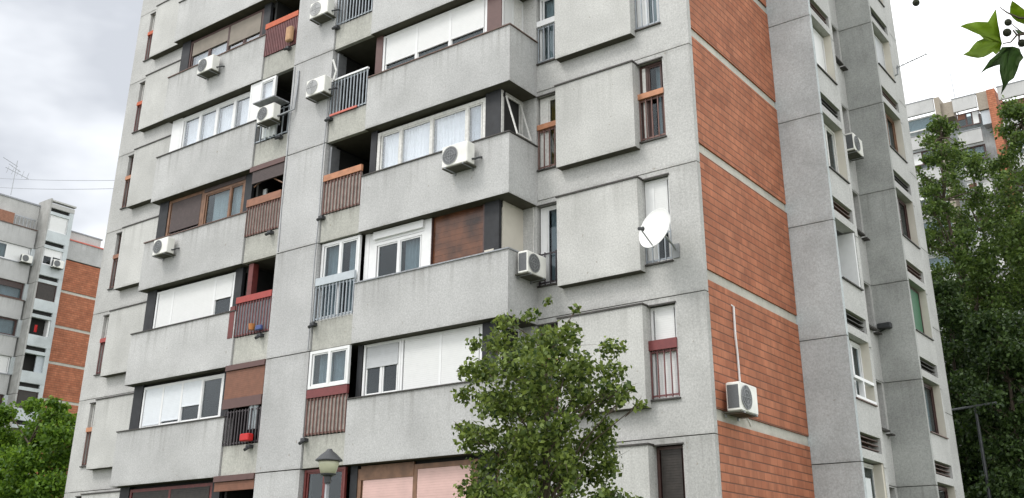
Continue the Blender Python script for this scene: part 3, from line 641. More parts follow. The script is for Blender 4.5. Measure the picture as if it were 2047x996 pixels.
# ------------------------------------------------------------------ air conditioners
def make_ac(pale=False):
    r = empty('air_conditioner', 0, 0, -ZO)       # local origin: back centre bottom, front to -Y
    b = MB(); b.v = []; w, d, h = .78, .29, .54
    z = -ZO
    b.rbox(-w/2, w/2, -d-.10, -.10, z, z+h, .018); c = b.build('casing', M['acwhite'], r)
    g = MB(); Mr = Matrix.Rotation(math.radians(90), 3, 'X')
    g.lathe([(.0, 0), (.215, 0), (.215, .012), (.0, .012)], (-.13, -d-.10-.0, z+h/2), 24, Mr); 
    g.build('fan_grille', M['acpale' if pale else 'acgrille'], c)
    rg = MB()
    for rr in (.225, .15, .08):
        rg.lathe([(rr-.006, .012), (rr+.006, .012), (rr+.006, .02), (rr-.006, .02), (rr-.006, .012)], (-.13, -d-.10, z+h/2), 24, Mr)
    rg.box(-.135, -.125, -d-.122, -d-.112, z+.05, z+h-.05); rg.box(-.34, .08, -d-.122, -d-.112, z+h/2-.005, z+h/2+.005)
    rg.build('guard', M['acguard' if not pale else 'acpale'], c)
    l_ = MB(); l_.box(-w/2-.002, -w/2+.004, -d-.07, -.13, z+.05, z+h-.05)
    for i in range(8): l_.box(-w/2-.004, -w/2+.002, -d-.06, -.14, z+.07+i*.053, z+.07+i*.053+.026)
    l_.build('side_louvre', M['acgrille'], c)
    for x in (-.27, .27):
        bk = MB()
        bk.box(x-.02, x+.02, -d-.12, 0, z-.035, z-.002); bk.box(x-.02, x+.02, -.03, 0, z-.09, z-.035)
        bk.build('bracket', M['metal'], r)
    tr = MB(); tr.box(-w/2+.01, w/2-.01, -d-.09, -.02, z-.03, z-.001); tr.build('shadow_drip_tray', M['acdark'], r)  # tray whose dark colour also paints the shade beneath the unit
    pp = MB(); pp.tube([(w/2, -.2, z+.12), (w/2+.09, -.2, z+.10), (w/2+.13, -.1, z+.16), (w/2+.13, .0, z+.2)], .025, 6); pp.build('pipe', M['dkmetal'], r)
    return r
ac0 = make_ac(); acp = make_ac(True)
ACG = 'air conditioners hanging on the big tower'
ACS = [(-24.25, YF, 14.78, 0, 0, 'white air conditioner hanging high on the left parapet below the beige awnings', 1),
       (-21.02, YF-.12, 12.20, 0, 0, 'air conditioner under a small dark shelf in front of the left balcony niche', .95),
       (-25.30, YF, 9.17, 0, 0, 'air conditioner hanging at the far left end of the parapet below the dark brown shutter', .95),
       (-19.17, YF, 12.50, 0, 1, 'air conditioner with a pale front on the middle pier beside the white-railed balcony', 1),
       (-19.30, YF, 14.98, 0, 1, 'topmost air conditioner, cut off by the top of the picture, on the middle pier', 1),
       (-14.17, YF, 9.20, 0, 0, 'large white air conditioner on the right parapet below old white curtained windows', 1.06),
       (-12.88, 17.62, 6.50, 1, 0, 'air conditioner on the short return side of the right parapet, beside the white door', 1),
       (XS, 18.98, 3.33, 1, 0, 'air conditioner on the orange brick wall with a white pipe above it', 1.12),
       (XS-.07, 28.35, 12.15, 1, 0, 'air conditioner seen edge-on in the recess between the two grey piers', 1.1)]
used = set()
acobjs = []
for i, (x, y, z, rot, pale, lab, sc_) in enumerate(ACS):
    src = acp if pale else ac0
    o = src if pale not in used else copy_tree(src)
    used.add(pale)
    o.location = (x, y, z+ZO); o.rotation_euler = (0, 0, math.radians(90) if rot else 0); o.scale = (sc_*.92,)*3
    tag(o, lab, 'air conditioner', ACG); acobjs.append(o)
bpy.context.view_layer.update()
def attach(mb, name, mat, root):
    o = mb.build(name, mat); mw = root.matrix_basis.copy(); o.parent = root; o.matrix_parent_inverse = mw.inverted(); return o
p = MB(); p.tube([(XS+.03, 19.43, 3.9), (XS+.03, 19.42, 4.6), (XS+.04, 19.36, 5.0), (XS+.03, 19.40, 5.60), (XS-.02, 19.36, 5.64)], .024, 6); attach(p, 'insulated_pipe', M['white'], acobjs[7])
p = MB(); p.tube([(XS+.1, 19.45, 3.4), (XS+.06, 19.6, 3.32), (XS+.05, 19.75, 3.2)], .02, 5); attach(p, 'hose', M['white'], acobjs[7])
p = MB(); p.box(-21.5, -20.6, YF-.55, YF-.0, 12.80, 12.83); attach(p, 'shelf_roof', M['capgrey'], acobjs[1])
p = MB(); p.tube([(-20.7, YF-.3, 12.3), (-20.3, YF-.06, 12.5), (-20.28, YF-.03, 13.3), (-20.3, YF-.02, 13.7)], .03, 6); attach(p, 'insulated_pipe', M['metal'], acobjs[1])
p = MB(); p.tube([(-18.75, YF-.1, 12.9), (-18.72, YF-.05, 13.2), (-18.9, YF-.03, 13.6)], .03, 6); attach(p, 'insulated_pipe', M['oldwhite'], acobjs[3])

for i, (x, y, z0, z1, r_) in enumerate(((-19.02, YF-.012, 5.6, 12.5, .011), (-20.48, YF-.012, 8.4, 13.9, .012), (-12.98, YW-.02, 7.1, 9.4, .012))):
    q = MB(); q.tube([(x+.015*math.sin(j*1.7+i), y, z0+(z1-z0)*j/9) for j in range(10)], r_, 5); q.build('wall_cable', M['oldwhite'] if i == 2 else M['metal'], T)
# ------------------------------------------------------------------ satellite dish
D = empty('satellite_dish', -9.42, YW, 6.60, 'round white satellite dish on an arm in front of the white french window', 'satellite dish')
cdir = (FW + RT*((1312-1033.8)/2060.6) - UP*((460-373.6)/2060.6)).normalized()
nrm = (-.50*cdir + .866*(-.86*RT + .5*UP)).normalized()
C_ = Vector((-9.50, 17.55, 6.93)); xq = nrm.orthogonal().normalized(); R_ = Matrix((xq, nrm.cross(xq), nrm)).transposed()
d = MB(); pr = [(0.001, .0)]+[(r, .30*r*r) for r in (.08, .16, .24, .32, .38, .43)]+[(.44, .062), (.435, .05)]+[(r, .30*r*r-.014) for r in (.38, .28, .16, .001)]
d.lathe(pr, tuple(C_), 36, R_); d.build('reflector', M['dishwhite'], D, smooth=True)
bot = C_-(xq*0)+ (Vector((0, 0, -1))-nrm*Vector((0, 0, -1)).dot(nrm)).normalized()*.42
foc = C_+nrm*.42+(bot-C_)*.45
d = MB(); d.tube([bot, foc], .014, 6); d.build('feed_arm', M['metal'], D)
d = MB(); dd = (C_-foc).normalized(); d.tube([foc-dd*.05, foc+dd*.05, foc+dd*.07], [.035, .035, .05], 10); d.build('receiver_head', M['dkmetal'], D)
d = MB(); d.tube([C_-nrm*.02, C_-nrm*.16, (-9.40, YW-.1, 6.70), (-9.38, YW, 6.60)], .022, 8); d.box(-9.45, -9.31, YW-.03, YW, 6.45, 6.75); d.build('mount', M['metal'], D)

# ------------------------------------------------------------------ things on the balconies
q = MB(); q.rbox(-20.98, -20.76, YF-.11, YF-.02, Z(1)+.79, Z(1)+.92, .02); tag(q.build('planter', M['blue']), 'blue planter box hanging outside the red balcony railing', 'planter')
q = MB(); q.lathe([(.0, 0), (.07, 0), (.09, .16), (.08, .16), (.0, .02)], (-21.12, YF-.1, Z(1)+.82), 12); tag(q.build('flower_pot', M['orange']), 'small orange pot beside the blue planter on the red balcony', 'flower pot')
q = MB(); q.rbox(-21.05, -20.72, YF-.2, YF-.02, Z(0)+.78, Z(0)+.96, .02); tag(q.build('planter', M['red']), 'bright red box at the right end of the dark lower left balcony', 'planter')
q = MB(); q.rbox(-20.88, -20.64, YF-.16, YF-.02, Z(4)+.82, Z(4)+1.3, .03); tag(q.build('storage_box', M['tan']), 'tan box on the outside of the orange-railed balcony', 'box')
q = sheet(PF(YF), -21.1, -20.72, Z(0)+1.1, Z(0)+1.75, -.05, .05, .15); tag(q.build('laundry', M['curtgrey']), 'grey cloth hanging under the brown roller blind of the lower left balcony', 'laundry')
q = sheet(PF(YF), -21.6, -21.0, Z(3)+.8, Z(3)+1.25, .0, .05, .15); tag(q.build('laundry', M['curtain']), 'white cloths bundled behind the railing below the shelf air conditioner', 'laundry')
# cctv box on recess
q = MB(); q.rbox(-8.80, -8.42, 28.9, 29.1, 7.03, 7.19, .02); cc = tag(q.build('security_camera', M['dkmetal']), 'small black box camera mounted in the recess between grey piers', 'security camera')
q = MB(); q.tube([(-8.85, 29.05, 6.95), (-8.6, 29.02, 7.03)], .02, 5); q.build('bracket', M['dkmetal'], cc)
# yagi antenna on the far right edge
A = empty('tv_antenna', -7.85, 31.0, 15.6, 'thin horizontal television antenna sticking out of the right edge of the tower', 'antenna')
q = MB(); q.tube([(-7.85, 31.0, 15.65), (-7.75, 31.0, 15.68), (-7.72, 31, 15.98)], .03, 6); q.build('bracket', M['metal'], A)
q = MB(); q.tube([(-7.78, 31.0, 15.90), (-6.78, 31.0, 16.10)], .018, 5); q.build('boom', M['metal'], A)
q = MB()
for i in range(7):
    x = -7.7+i*.15; q.tube([(x, 30.85, 15.92+.03*i), (x, 31.15, 15.92+.03*i)], .008, 4)
q.build('element', M['metal'], A)

# ------------------------------------------------------------------ street lamp
LP = empty('street_lamp', -10.57, 10, -1.6, 'street lamp with a conical black hat and greenish lantern in front of the tower', 'street lamp')
q = MB(); q.lathe([(.0, 1.85), (.03, 1.845), (.05, 1.815), (.11, 1.77), (.182, 1.70), (.184, 1.687), (.0, 1.68)], (-10.57, 10, 0), 24); q.build('lantern_hat', M['dkmetal'], LP)
q = MB(); q.lathe([(.0, 1.675), (.142, 1.675), (.137, 1.64), (.10, 1.52), (.0, 1.52)], (-10.57, 10, 0), 24); q.build('lantern_glass', M['lampglass'], LP, smooth=True)
q = MB()


q = MB(); q.lathe([(.0, 1.518), (.105, 1.518), (.10, 1.50), (.05, 1.48), (.045, 1.40), (.0, 1.40)], (-10.57, 10, 0), 14); q.build('collar', M['dkmetal'], LP)
q = MB(); q.tube([(-10.57, 10, -1.6), (-10.57, 10, -.6), (-10.57, 10, -.58), (-10.57, 10, 1.40)], [.07, .065, .035, .03], 12); q.build('pole', M['metal'], LP, smooth=True)

# ------------------------------------------------------------------ trees
def leaf_mesh(name, C, size, mat, parent, up=.35, seed=1, elong=1.5):
    """C: (n,3) leaf centres; every leaf a small folded diamond"""
    r = np.random.default_rng(seed); n = len(C)
    d = r.normal(size=(n, 3)); d[:, 2] -= .3; d /= np.linalg.norm(d, axis=1)[:, None]
    nrm = r.normal(size=(n, 3)); nrm[:, 2] = np.abs(nrm[:, 2])+up; nrm -= d*(nrm*d).sum(1)[:, None]; nrm /= np.linalg.norm(nrm, axis=1)[:, None]
    s = np.cross(d, nrm); sz = size*r.uniform(.6, 1.25, n)[:, None]
    a = C-d*sz*.5*elong*.7; b = C+s*sz*.42+nrm*sz*.10; c = C+d*sz*.5*elong; e = C-s*sz*.42+nrm*sz*.10
    V = np.stack([a, b, c, e], 1).reshape(-1, 3); V[:, 2] += ZO
    org = np.array([V[:, 0].mean(), V[:, 1].mean(), V[:, 2].min()])
    idx = np.arange(n)*4; Fc = np.concatenate([np.stack([idx, idx+1, idx+2], 1), np.stack([idx, idx+2, idx+3], 1)], 1).reshape(-1, 3)
    me = bpy.data.meshes.new(name); me.vertices.add(len(V)); me.vertices.foreach_set('co', (V-org).astype(np.float32).ravel())
    me.loops.add(len(Fc)*3); me.polygons.add(len(Fc)); me.loops.foreach_set('vertex_index', Fc.ravel().astype(np.int32))
    me.polygons.foreach_set('loop_start', np.arange(len(Fc))*3); me.polygons.foreach_set('loop_total', np.full(len(Fc), 3)); me.update(); me.validate()
    me.materials.append(mat); o = bpy.data.objects.new(name, me); COL.objects.link(o); ORG[o.name] = org
    o.parent = parent; o.location = org-ORG[parent.name]
    return o
def clump_pts(cl, per, r, flat=.75, soft=.11):
    out = []
    for (x, y, z, R) in cl:
        n = int(per*R*R); p = r.normal(size=(n, 3)); p /= np.linalg.norm(p, axis=1)[:, None]
        rad = R*r.uniform(0, 1, n)**.45*(1+.12*r.normal(size=n)); p *= rad[:, None]; p += r.normal(size=p.shape)*R*soft; p[:, 2] *= flat
        # droop
        out.append(p+np.array([x, y, z]))
    return np.concatenate(out)
def tree(name, label, base, trunk_top, clumps, leaf, per, mat, seed, tr=.12, cat='tree', group=None, flat=.75, limbs=40):
    t = empty(name, base[0], base[1], base[2], label, cat, group); r = np.random.default_rng(seed)
    b = MB(); P0, P1 = Vector(base), Vector(trunk_top); n = 7; path = []
    for i in range(n+1):
        f = i/n; p = P0.lerp(P1, f)+Vector((r.normal(), r.normal(), 0))*tr*.5*f; path.append(p)
    b.tube(path, [tr*(1-.8*i/n)+.01 for i in range(n+1)], 8)
    o = b.build('trunk', M['bark'], t, smooth=True)
    lb = MB(); cl = list(clumps); r.shuffle(cl)
    for (x, y, z, R) in cl[:limbs]:
        c = Vector((x, y, z)); best = min(path[2:], key=lambda q: abs(q.z-(z-(c-q).to_2d().length*.7)))
        mid = best.lerp(c, .5)+Vector((r.normal()*.1, r.normal()*.1, (c-best).length*.08))
        rr = tr*.28; lb.tube([best, mid, c+Vector((0, 0, R*.3))], [rr, rr*.6, rr*.2], 5, cap=False)
        for _ in range(4):
            e = c+Vector(r.normal(size=3).tolist())*R*.65; lb.tube([mid.lerp(c, .7), (c+e)/2+Vector((0, 0, .03)), e], [rr*.3, rr*.2, rr*.08], 4, cap=False)
    lb.build('limb', M['bark'], t)
    leaf_mesh('crown', clump_pts(cl, per, r, flat), leaf, mat, t, seed=seed)
    return t
def px(x, y, Y):    # view ray to a depth plane, used only to lay crown outlines out in metres
    r = FW + RT*((x-1033.81)/2060.59) - UP*((y-373.62)/2060.59); return r*(Y/r.y)
lindenm = leafmat('linden_leaves', (.022, .050, .008), (.22, .29, .06), .32)
CL = [(1130,612,12),(1122,648,20),(1060,662,30),(1012,690,34),(962,692,20),(1100,695,42),(1168,682,30),(948,748,22),(1005,750,42),(1085,750,48),(1150,742,42),(1205,735,30),
      (1232,780,26),(1258,806,16),(1180,792,28),(1130,802,48),(1060,812,52),(1000,812,42),(957,795,24),(932,858,12),(962,866,26),(1000,885,40),(1060,885,52),(1120,885,46),(1165,870,36),(1192,848,24),
      (1010,940,42),(1080,945,52),(1140,935,42),(1178,925,26),(1195,985,24),(985,985,36),(1050,1000,52),(1130,1005,42),(1225,1000,22),(1000,1060,45),(1080,1070,55),(1150,1060,45),(1210,1060,35),(960,1040,30),(1050,1120,50),(1130,1120,45)]
cl = []
for i, (x, y, R) in enumerate(CL):
    for s_ in (-1, 1):
        dy = s_*(.15+1.0*max(0, 1-abs(x-1095)/190)*random.random()); P = px(x, y, 13); f = (13+dy)/13
        cl.append((P.x+dy*.1, 13+dy, P.z, R/128*1.0))
tree('linden_tree', 'young bushy linden tree standing in front of the right half of the tower', (-9.2, 13, -1.6), (-9.05, 13, 3.4), cl, .072, 3000, lindenm, 5, tr=.07, limbs=40)
darkm = leafmat('dark_tree_leaves', (.025, .055, .010), (.15, .23, .05), .4)
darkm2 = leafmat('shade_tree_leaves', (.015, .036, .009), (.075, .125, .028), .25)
def crown(cx, cy, z0, z1, rx, ry, n, R0, R1, seed, gap=0.0):
    r = random.Random(seed); out = []
    for i in range(n):
        f = (i+.5)/n; z = z0+(z1-z0)*f; prof = math.sin(math.pi*min(1, .12+.86*f))**.6 if f > .25 else .8
        t = r.random()*6.28; q = math.sqrt(r.random()*.9+.1)
        out.append((cx+rx*prof*q*math.cos(t), cy+ry*prof*q*math.sin(t), z, r.uniform(R0, R1)*(1-.35*f)))
    return out
def bgtree(name, lab, cpx, cpy_top, cpy_bot, Y, rpx, n, seed, mat, leaf=.135, per=900, R=(.6, 1.1)):
    a = px(cpx, cpy_top, Y); zb = max(-1.3, px(cpx, cpy_bot, Y).z); sc_ = abs(a.dot(FW))/2060.6; r = rpx*sc_
    cl = crown(a.x, Y, zb, a.z-.3, r, r*1.1, n, R[0], R[1], seed)
    tree(name, lab, (a.x, Y, -1.6), (a.x, Y, a.z-1.2), cl, leaf, per, mat, seed, tr=.15, group='trees behind the right side of the tower', limbs=60)
bgtree('poplar_tree', 'slim green tree with its top just right of the tower edge', 1866, 228, 700, 44, 72, 100, 21, darkm, R=(.4, .7), per=620)
bgtree('elm_tree', 'tall dense tree at the right edge of the picture', 2028, 200, 900, 46, 92, 120, 22, darkm, R=(.5, .95), per=640)
bgtree('maple_tree', 'dark leafy tree filling the gap between tower and tall right-hand tree', 1938, 300, 996, 49, 115, 120, 23, darkm, R=(.5, 1.0), per=560)
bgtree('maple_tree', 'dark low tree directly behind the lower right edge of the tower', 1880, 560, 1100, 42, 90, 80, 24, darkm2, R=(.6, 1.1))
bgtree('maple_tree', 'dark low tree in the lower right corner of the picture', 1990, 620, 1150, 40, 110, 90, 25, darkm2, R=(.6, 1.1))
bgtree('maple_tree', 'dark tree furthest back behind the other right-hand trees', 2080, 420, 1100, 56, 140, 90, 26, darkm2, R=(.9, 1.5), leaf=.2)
leftm = leafmat('bright_tree_leaves', (.04, .10, .010), (.17, .29, .03), .4)
cl = []
for (x, y, R) in [(30,830,28),(75,815,22),(130,808,14),(100,835,30),(55,870,40),(15,880,35),(120,870,32),(90,920,42),(30,930,42),(60,980,45),(110,970,35),(5,990,45),(-30,900,45),(-60,960,60),(80,1050,55),(10,1060,60),(-60,1060,60)]:
    P = px(x, y, 30); cl.append((P.x, 30+random.uniform(-.9, .9), P.z, R/36)); cl.append((P.x, 30+random.uniform(-1.6, 1.6), P.z-.2, R/40))
tree('maple_tree', 'bright green bushy tree in the lower left corner beside the tower', (px(60, 900, 30).x, 30, -1.6), (px(60, 900, 30).x, 30, 7.5), cl, .19, 1000, leftm, 31, tr=.18, limbs=12)

# street lamp with two arms far back right
px_l = px(1950, 815, 38)
L2 = empty('street_lamp', px_l.x, 38, -1.6, 'grey two-armed lamp post among the dark trees at lower right', 'street lamp')
q = MB(); q.tube([(px_l.x, 38, -1.6), (px_l.x, 38, px_l.z)], [.08, .05], 8); q.build('pole', M['dkmetal'], L2)
q = MB(); q.tube([(px_l.x-.95, 38, px_l.z-.02), (px_l.x, 38, px_l.z+.05), (px_l.x+.7, 38, px_l.z+.1)], .04, 6); q.build('arm', M['wiregrey'], L2)

# ------------------------------------------------------------------ tower behind on the left
B = empty('apartment_building', -80, 38, -1.6, 'smaller looking grey tower with brick strip standing behind on the left', 'apartment tower')
LX, LZ = -75, [21.9-2.8*i for i in range(9)]     # joint levels
q = MB(); q.box(-90, LX-.3, 30, 46, -1.6, 24.6); q.build('wall', M['conc_grey'], B)
for i, z in enumerate(LZ):
    z0 = max(z, -1.6)
    q = MB(); q.box(LX-.3, LX, 41.0, 46, z+.22-2.8 if z-2.58 > -1.6 else -1.6, z) if z > -1 else q.box(LX-.3, LX, 41, 46, -1.6, -1.5); q.build('brick_panel', M['brick'], B)
q = MB(); q.box(LX-.3, LX, 41.0, 46, 22.12, 24.55); q.build('brick_panel', M['brick'], B)
for z in LZ[:-1]:
    q = MB(); q.box(LX-.25, LX-.04, 41.02, 46, z+.0, z+.22); q.build('floor_band', M['band'], B)
q = MB(); q.box(LX-.3, LX+.05, 41.0, 46, 24.62, 26.15); q.build('roof_parapet', M['conc'], B)
q = MB(); q.box(LX-.3, LX+.1, 40.9, 46, 26.16, 26.26); q.build('parapet_cap', M['redrib'], B)
q = MB(); q.box(LX-.9, LX-.3, 41.0, 44.2, 26.3, 27.0); q.build('roof_block', M['conc_wall'], B)
q = MB(); q.box(LX-.9, LX-.25, 40.95, 44.3, 27.0, 27.1); q.build('parapet_cap', M['capgrey'], B)
PX_ = -74.0
q = MB()
for i in range(-1, 9):
    z = 24.75-2.8*i; q.box(-75.8, PX_, 38.72, 38.86, max(-1.6, z-2.78), z+ (1.2 if i == -1 else 0)-.02)
q.build('pier', M['conc_wall'], B)
specs = ['w', 'g', 'd', 'r', 't', 'd', 'd', 'd', 'd', 'd']
q = MB(); q.box(PX_-.8, PX_-.7, 38.86, 40.8, -1.6, 28.5); q.build('inner_wall', M['interior'], B)
for i in range(0, 10):
    zt = 27.45-2.72*i                # window head
    zb = zt-1.3
    if zb < -1: break
    q = MB(); F = side(PX_)
    F(q, 38.86, 40.78, zb-.85, zb, -.3, 0); F(q, 40.45, 40.78, zb, zt+.57, -.3, 0); F(q, 38.86, 40.45, zt, zt+.25, -.3, -.001); q.build('wall', M['conc_grey'], B)
    q = MB(); F(q, 38.86, 40.45, zt+.25, zt+.55, -.3, -.2); q.build('ventilation_slot', M['interior'], B)
    kk = specs[i]
    cells = {'w': [(1, 'shut:1')], 'g': [(1, 'shut:.45'), (1, 'shut:.4')], 'd': [(1, 'shut:1', dict(m='shutnight'))], 'r': None, 't': None}[kk]
    if cells: window(B, F, PS(PX_), 38.88, 40.44, zb+.01, zt-.01, cells, M['white' if kk != 'd' else 'darkframe'], d=-.08)
    elif kk == 'r':
        q = MB(); F(q, 40.3, 40.44, zb, zt, -.6, -.1); q.build('reveal', M['white'], B); q = sheet(PS(PX_), 39.35, 39.52, zb+.25, zb+.8, -.2, .05); tag(q.build('laundry', M['red']), 'red and white washing hung in a window of the left rear tower', 'laundry')
    else:
        q = MB(); F(q, 39.9, 40.44, zb, zt, -.3, -.2); q.build('blind', M['rail_blue'], B)
q = MB(); F = side(PX_); F(q, 38.86, 40.8, 28.0, 28.35, -.3, 0); F(q, 38.86, 40.85, 28.5, 28.62, -.3, .08); q.build('roof_cornice', M['conc_wall'], B)
# left portion with balconies
for i in range(0, 9):
    z = 24.7-2.8*i
    if z < -1.4: break
    q = MB(); F = side(LX); F(q, 30, 38.55, z, z+1.45, -.3, .0); pq = q.build('balcony_parapet', M['conc'], B)
    q = MB(); F(q, 30, 38.6, z+1.452, z+1.52, -.3, .05); q.build('parapet_cap', M['capbrown' if i in (0, 2) else 'capgrey'], pq)
    cells = [[(1, 'shut:1'), (1, 'glass'), (1, 'shut:1'), (.8, 'glass'), (1, 'shut:1')], [(1, 'shut:1', dict(m='shutdark')), (1, 'shut:.6', dict(m='shutrust')), (1, 'shut:.3', dict(m='shutdark'))], [(1, 'shut:.4', dict(m='shutgrey')), (1, 'glass'), (1, 'glass')]][i % 3]
    if z-1.3 > -1.5: window(B, side(LX-.12), PS(LX-.12), 30, 38.4, z-1.28, z-.02, cells, M['white' if i % 3 == 0 else 'darkframe'], fw=.08)
    q = MB(); q.box(LX-.35, LX+.0, 38.45, 38.72, z-1.3, z); q.build('post', M['conc_grey'], B)
q = MB(); q.box(-78, LX-.45, 30, 38.7, 26.1, 28.3); q.build('penthouse', M['conc_wall'], B)
q = MB(); q.box(-78, LX-.38, 30, 38.75, 28.302, 28.42); q.build('parapet_cap', M['capgrey'], B)
q = MB(); F = side(LX-.1); [F(q, y, y+.06, 26.25, 26.95, -.04, 0) for y in np.arange(30.2, 38.4, .3)]; F(q, 30, 38.4, 26.95, 27.05, -.05, .02); q.build('terrace_railing', M['metal'], B)
q = MB(); q.box(LX-.3, LX+.05, 34.5, 36.6, 26.22, 27.05); q.build('terrace_screen', M['rail_brown'], B)
q = MB(); q.box(-77, -76, 34.0, 35.2, 28.35, 30.2); q.build('chimney', M['cream'], B)
A = empty('tv_antenna', LX-.9, 35.55, 28.35, 'spindly television antenna on the roof of the left rear tower', 'antenna')
q = MB(); q.tube([(LX+1, 35.55, 28.0), (LX+1, 35.55, 30.8)], .03, 6); q.build('mast', M['metal'], A)
q = MB()
for z, a, b_ in ((30.5, -1.1, .1), (29.8, -.8, 1.1), (30.15, -.6, .4)):
    q.tube([(LX+1, 35.55+a, z+.2), (LX+1, 35.55+b_, z-.15)], .02, 5)
for i in range(5): q.tube([(LX+1, 34.9+i*.4, 29.6), (LX+1, 35.0+i*.4, 30.15)], .02, 4)
q.build('element', M['metal'], A)
# small AC units on that tower
for i, (y, z, lab) in enumerate(((38.0, 23.4, 'small air conditioner on the left rear tower parapet below its white shutters'), (40.0, 23.3, 'small air conditioner under a window of the left rear tower beside its brick strip'))):
    o = copy_tree(ac0); o.location = (LX+.02 if i == 0 else PX_+.02, y, z+ZO); o.rotation_euler = (0, 0, math.radians(90)); o.scale = (1.1,)*3; tag(o, lab, 'air conditioner', 'air conditioners on the left rear tower')
# wires in the sky
for (a, b_, dz, lab) in (((-140, 60, 53.5), (-95, 60, 42.2), .3, 'upper thin cable crossing the sky left of the tower'), ((-140, 60, 52.2), (-95, 60, 41.3), .4, 'lower thin cable crossing the sky left of the tower')):
    q = MB(); A_, B_ = Vector(a), Vector(b_); q.tube([A_.lerp(B_, t/12)-Vector((0, 0, dz*math.sin(math.pi*t/12))) for t in range(13)], .035, 5)
    tag(q.build('overhead_cable', M['wire']), lab, 'cable', 'overhead cables')

# ------------------------------------------------------------------ building behind on the right
Q = empty('apartment_building', -14, 80, -1.6, 'pale apartment block with orange brick chimney wall seen over the trees at right', 'apartment building')
Y0 = 79
q = MB(); q.box(-24, -2, Y0+1.2, 92, -1.6, 35.3); q.build('wall', M['conc_grey'], Q)
for i in range(12):
    for (x0, x1, dz) in ((-22, -17.4, .55), (-16.0, -14.25, 0), (-12.65, -4, .1)):
        z = 34.15+.0-2.9*i+dz+1.25
        q = MB(); q.box(x0, x1, Y0, Y0+.2, z, z+1.1); pp = q.build('balcony_parapet', M['conc'], Q)
        q = MB(); q.box(x0-.05, x1+.05, Y0-.04, Y0+.22, z+1.102, z+1.16); q.build('parapet_cap', M['capgrey'], pp)
        if i < 5:
            f = front(Y0+.5); window(Q, f, PF(Y0+.5), x0, x1, z-1.2, z-.05, random.choice([[(1, 'glass'), (1, 'shut:1'), (1, 'glass')], [(1, 'shut:.4', dict(m='shutrust')), (.7, 'glass'), (.8, 'shut:1')], [(1, 'curt'), (1, 'curt')]]), M[random.choice(['white', 'darkframe', 'oldwhite'])], fw=.08)
q = MB(); q.box(-17.3, -16.9, Y0-.1, Y0+1.2, 20, 37.0); q.box(-16.9, -16.05, Y0+.2, Y0+1.2, 35.2, 36.5); q.box(-14.2, -13.42, Y0+.1, Y0+1.2, 35.1, 36.6); q.build('balcony_screen', plain('taupe_render', (.30, .26, .21), .8), Q)
q = MB(); q.box(-13.40, -12.8, Y0-.2, Y0+4, -1.6, 36.5); q.build('brick_panel', brickmat('orange_brick', 'X'), Q)
q = MB(); q.box(-14.1, -13.45, Y0+.25, Y0+1.19, 33.9, 35.05); q.build('balcony_glazing', M['rail_blue'], Q)
A = empty('antenna_mast', -15.85, 79.8, 35.3, 'tall thin antenna mast on the right rear building', 'antenna')
q = MB(); q.tube([(-15.85, 79.8, 35.3), (-15.95, 79.8, 39.9)], [.05, .03], 6); q.build('mast', M['metal'], A)

# ------------------------------------------------------------------ plane tree twig close to the camera
planem = leafmat('plane_leaf_bright', (.24, .36, .05), (.28, .40, .06), .6)
planed = leafmat('plane_leaf_dark', (.12, .19, .085), (.14, .22, .10), .6)
PT = empty('plane_tree', 2.6, 4.2, -1.6, 'plane tree with lobed leaves and round seed balls hanging in at top right', 'tree')
DD = 2.7
def fg(X, Y, dep=DD):
    x = 1800+X/4.98; y = Y/4.98; return (FW + RT*((x-1033.81)/2060.59) - UP*((y-373.62)/2060.59))*dep
b = MB(); hub = fg(1240, 360); b.tube([(2.6, 4.2, -1.6), (2.55, 4.15, 1.0), (2.5, 4.1, 3.2), (2.6, 4.2, 5.5)], [.20, .17, .13, .07], 12); b.build('trunk', M['bark'], PT, smooth=True)
b = MB(); s0 = Vector((2.5, 4.1, 2.6)); s1 = fg(1800, 200); 
b.tube([s0, s0.lerp(s1, .35)+Vector((0, -.2, .25)), s0.lerp(s1, .7)+Vector((0, -.1, .2)), s1, fg(1420, 300), fg(1300, 350)], [.05, .035, .018, .008, .005, .004], 7)
b.tube([fg(1400, 310), fg(1230, 340), fg(1160, 350), fg(1120, 300)], [.004, .0035, .003, .002], 6)
b.tube([fg(1160, 350), fg(1100, 420), fg(1020, 435)], [.0025, .002, .0015], 5)
b.tube([fg(1600, 230), fg(1400, 180), fg(1180, 180), fg(1060, 125), fg(985, 70)], [.006, .004, .003, .002, .001], 5)
b.tube([fg(1180, 350), fg(1180, 420), fg(1190, 470)], [.003, .002, .002], 5)
b.tube([s1, fg(900, -260), fg(300, -200), fg(155, -120), fg(155, 30)], [.006, .004, .003, .001, .001], 5)
b.tube([fg(1230, 340), fg(1100, 235)], [.002, .001], 5)
b.build('branch', M['bark'], PT)
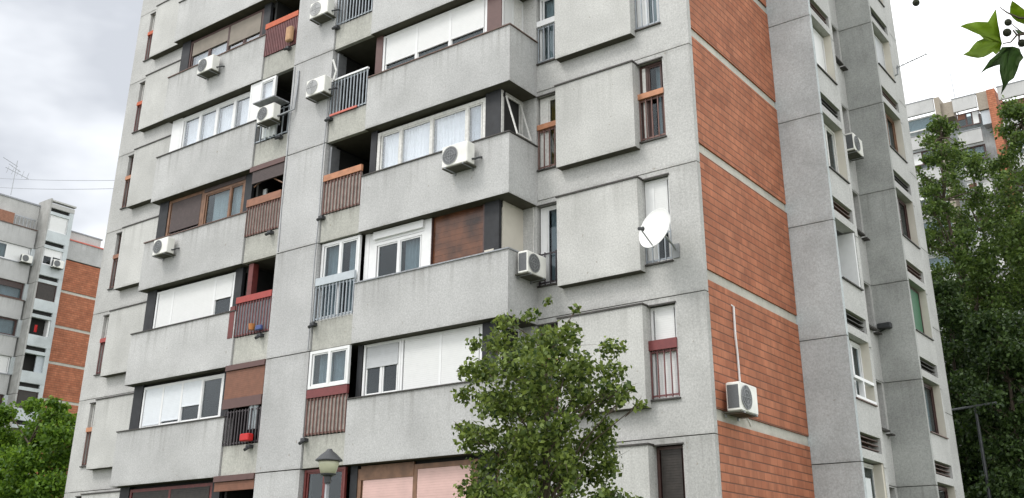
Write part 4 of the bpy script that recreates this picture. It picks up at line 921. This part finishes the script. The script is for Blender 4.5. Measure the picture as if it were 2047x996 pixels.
def leaf_poly(pts, hubpt, mat, bow=.012, tilt=(0, 0), dep=DD):
    """lobed leaf blade: triangulated fan with a subdivided mid ring so that it cups like a real leaf"""
    n = len(pts); mb = MB(); hx, hy = hubpt
    def P(X, Y, t):
        dd = dep+tilt[0]*(X-hx)/500+tilt[1]*(Y-hy)/500+bow*math.sin(t*math.pi); return tuple(fg(X, Y, dd))
    ring = [[P(hx+(X-hx)*t, hy+(Y-hy)*t, t+.3*(j % 2)*t) for j, (X, Y) in enumerate(pts)] for t in (.35, .7, 1)]
    mb.v = [P(hx, hy, 0)]+ring[0]+ring[1]+ring[2]
    for j in range(n):
        k = (j+1) % n; mb.f.append((0, 1+j, 1+k))
        for q in range(2): mb.f.append((1+q*n+j, 1+(q+1)*n+j, 1+(q+1)*n+k, 1+q*n+k))
    lf = mb.build('leaf', mat, PT, smooth=True); lf.modifiers.new('thickness', 'SOLIDIFY').thickness = .0006
    return lf
leaf_poly([(590,262),(660,235),(760,216),(870,220),(905,160),(950,90),(965,200),(985,300),(1000,390),(1012,432),(990,510),(950,545),(920,518),(880,545),(830,570),(770,580),(700,568),(620,545),(680,510),(720,455),(760,412),(825,385),(790,350),(730,325),(660,292)], (1000, 425), planem, .02, (.1, -.05))
leaf_poly([(1012,470),(985,520),(940,560),(890,600),(850,660),(800,730),(860,690),(930,660),(990,645),(988,710),(1003,780),(1020,850),(1000,945),(1040,880),(1080,815),(1130,780),(1165,700),(1190,620),(1228,575),(1200,530),(1185,485),(1120,465)], (1090, 480), planed, .02, (.12, .15), DD+.04)
leaf_poly([(1110,8),(1092,70),(1090,140),(1120,180),(1160,215),(1230,240),(1320,290),(1420,250),(1450,150),(1380,60),(1290,120),(1230,100),(1190,70),(1150,35)], (1330, 170), planem, .02, (-.1, .1))
leaf_poly([(1130,290),(1180,350),(1230,330),(1330,380),(1400,450),(1500,420),(1480,330),(1380,300),(1250,330),(1200,345)], (1300, 345), planed, .01, (-.1, .1))
for (X, Y, R) in ((155, 28, 36), (1072, 224, 36), (1062, 325, 42), (1210, 430, 40), (1460, 80, 38)):
    c = fg(X, Y); r_ = R/4.98*DD/2060.6; bm = MB(); npf = []
    prof = [(r_*math.sin(math.pi*i/9)+1e-5, -r_*math.cos(math.pi*i/9)) for i in range(10)]
    bm.lathe(prof, tuple(c), 14); sb = bm.build('seed_ball', plain('seed_ball_%d' % X, (.035, .04, .02), .9, var=.5, scale=300, bump=1), PT, smooth=True)

S.render.engine = 'CYCLES'
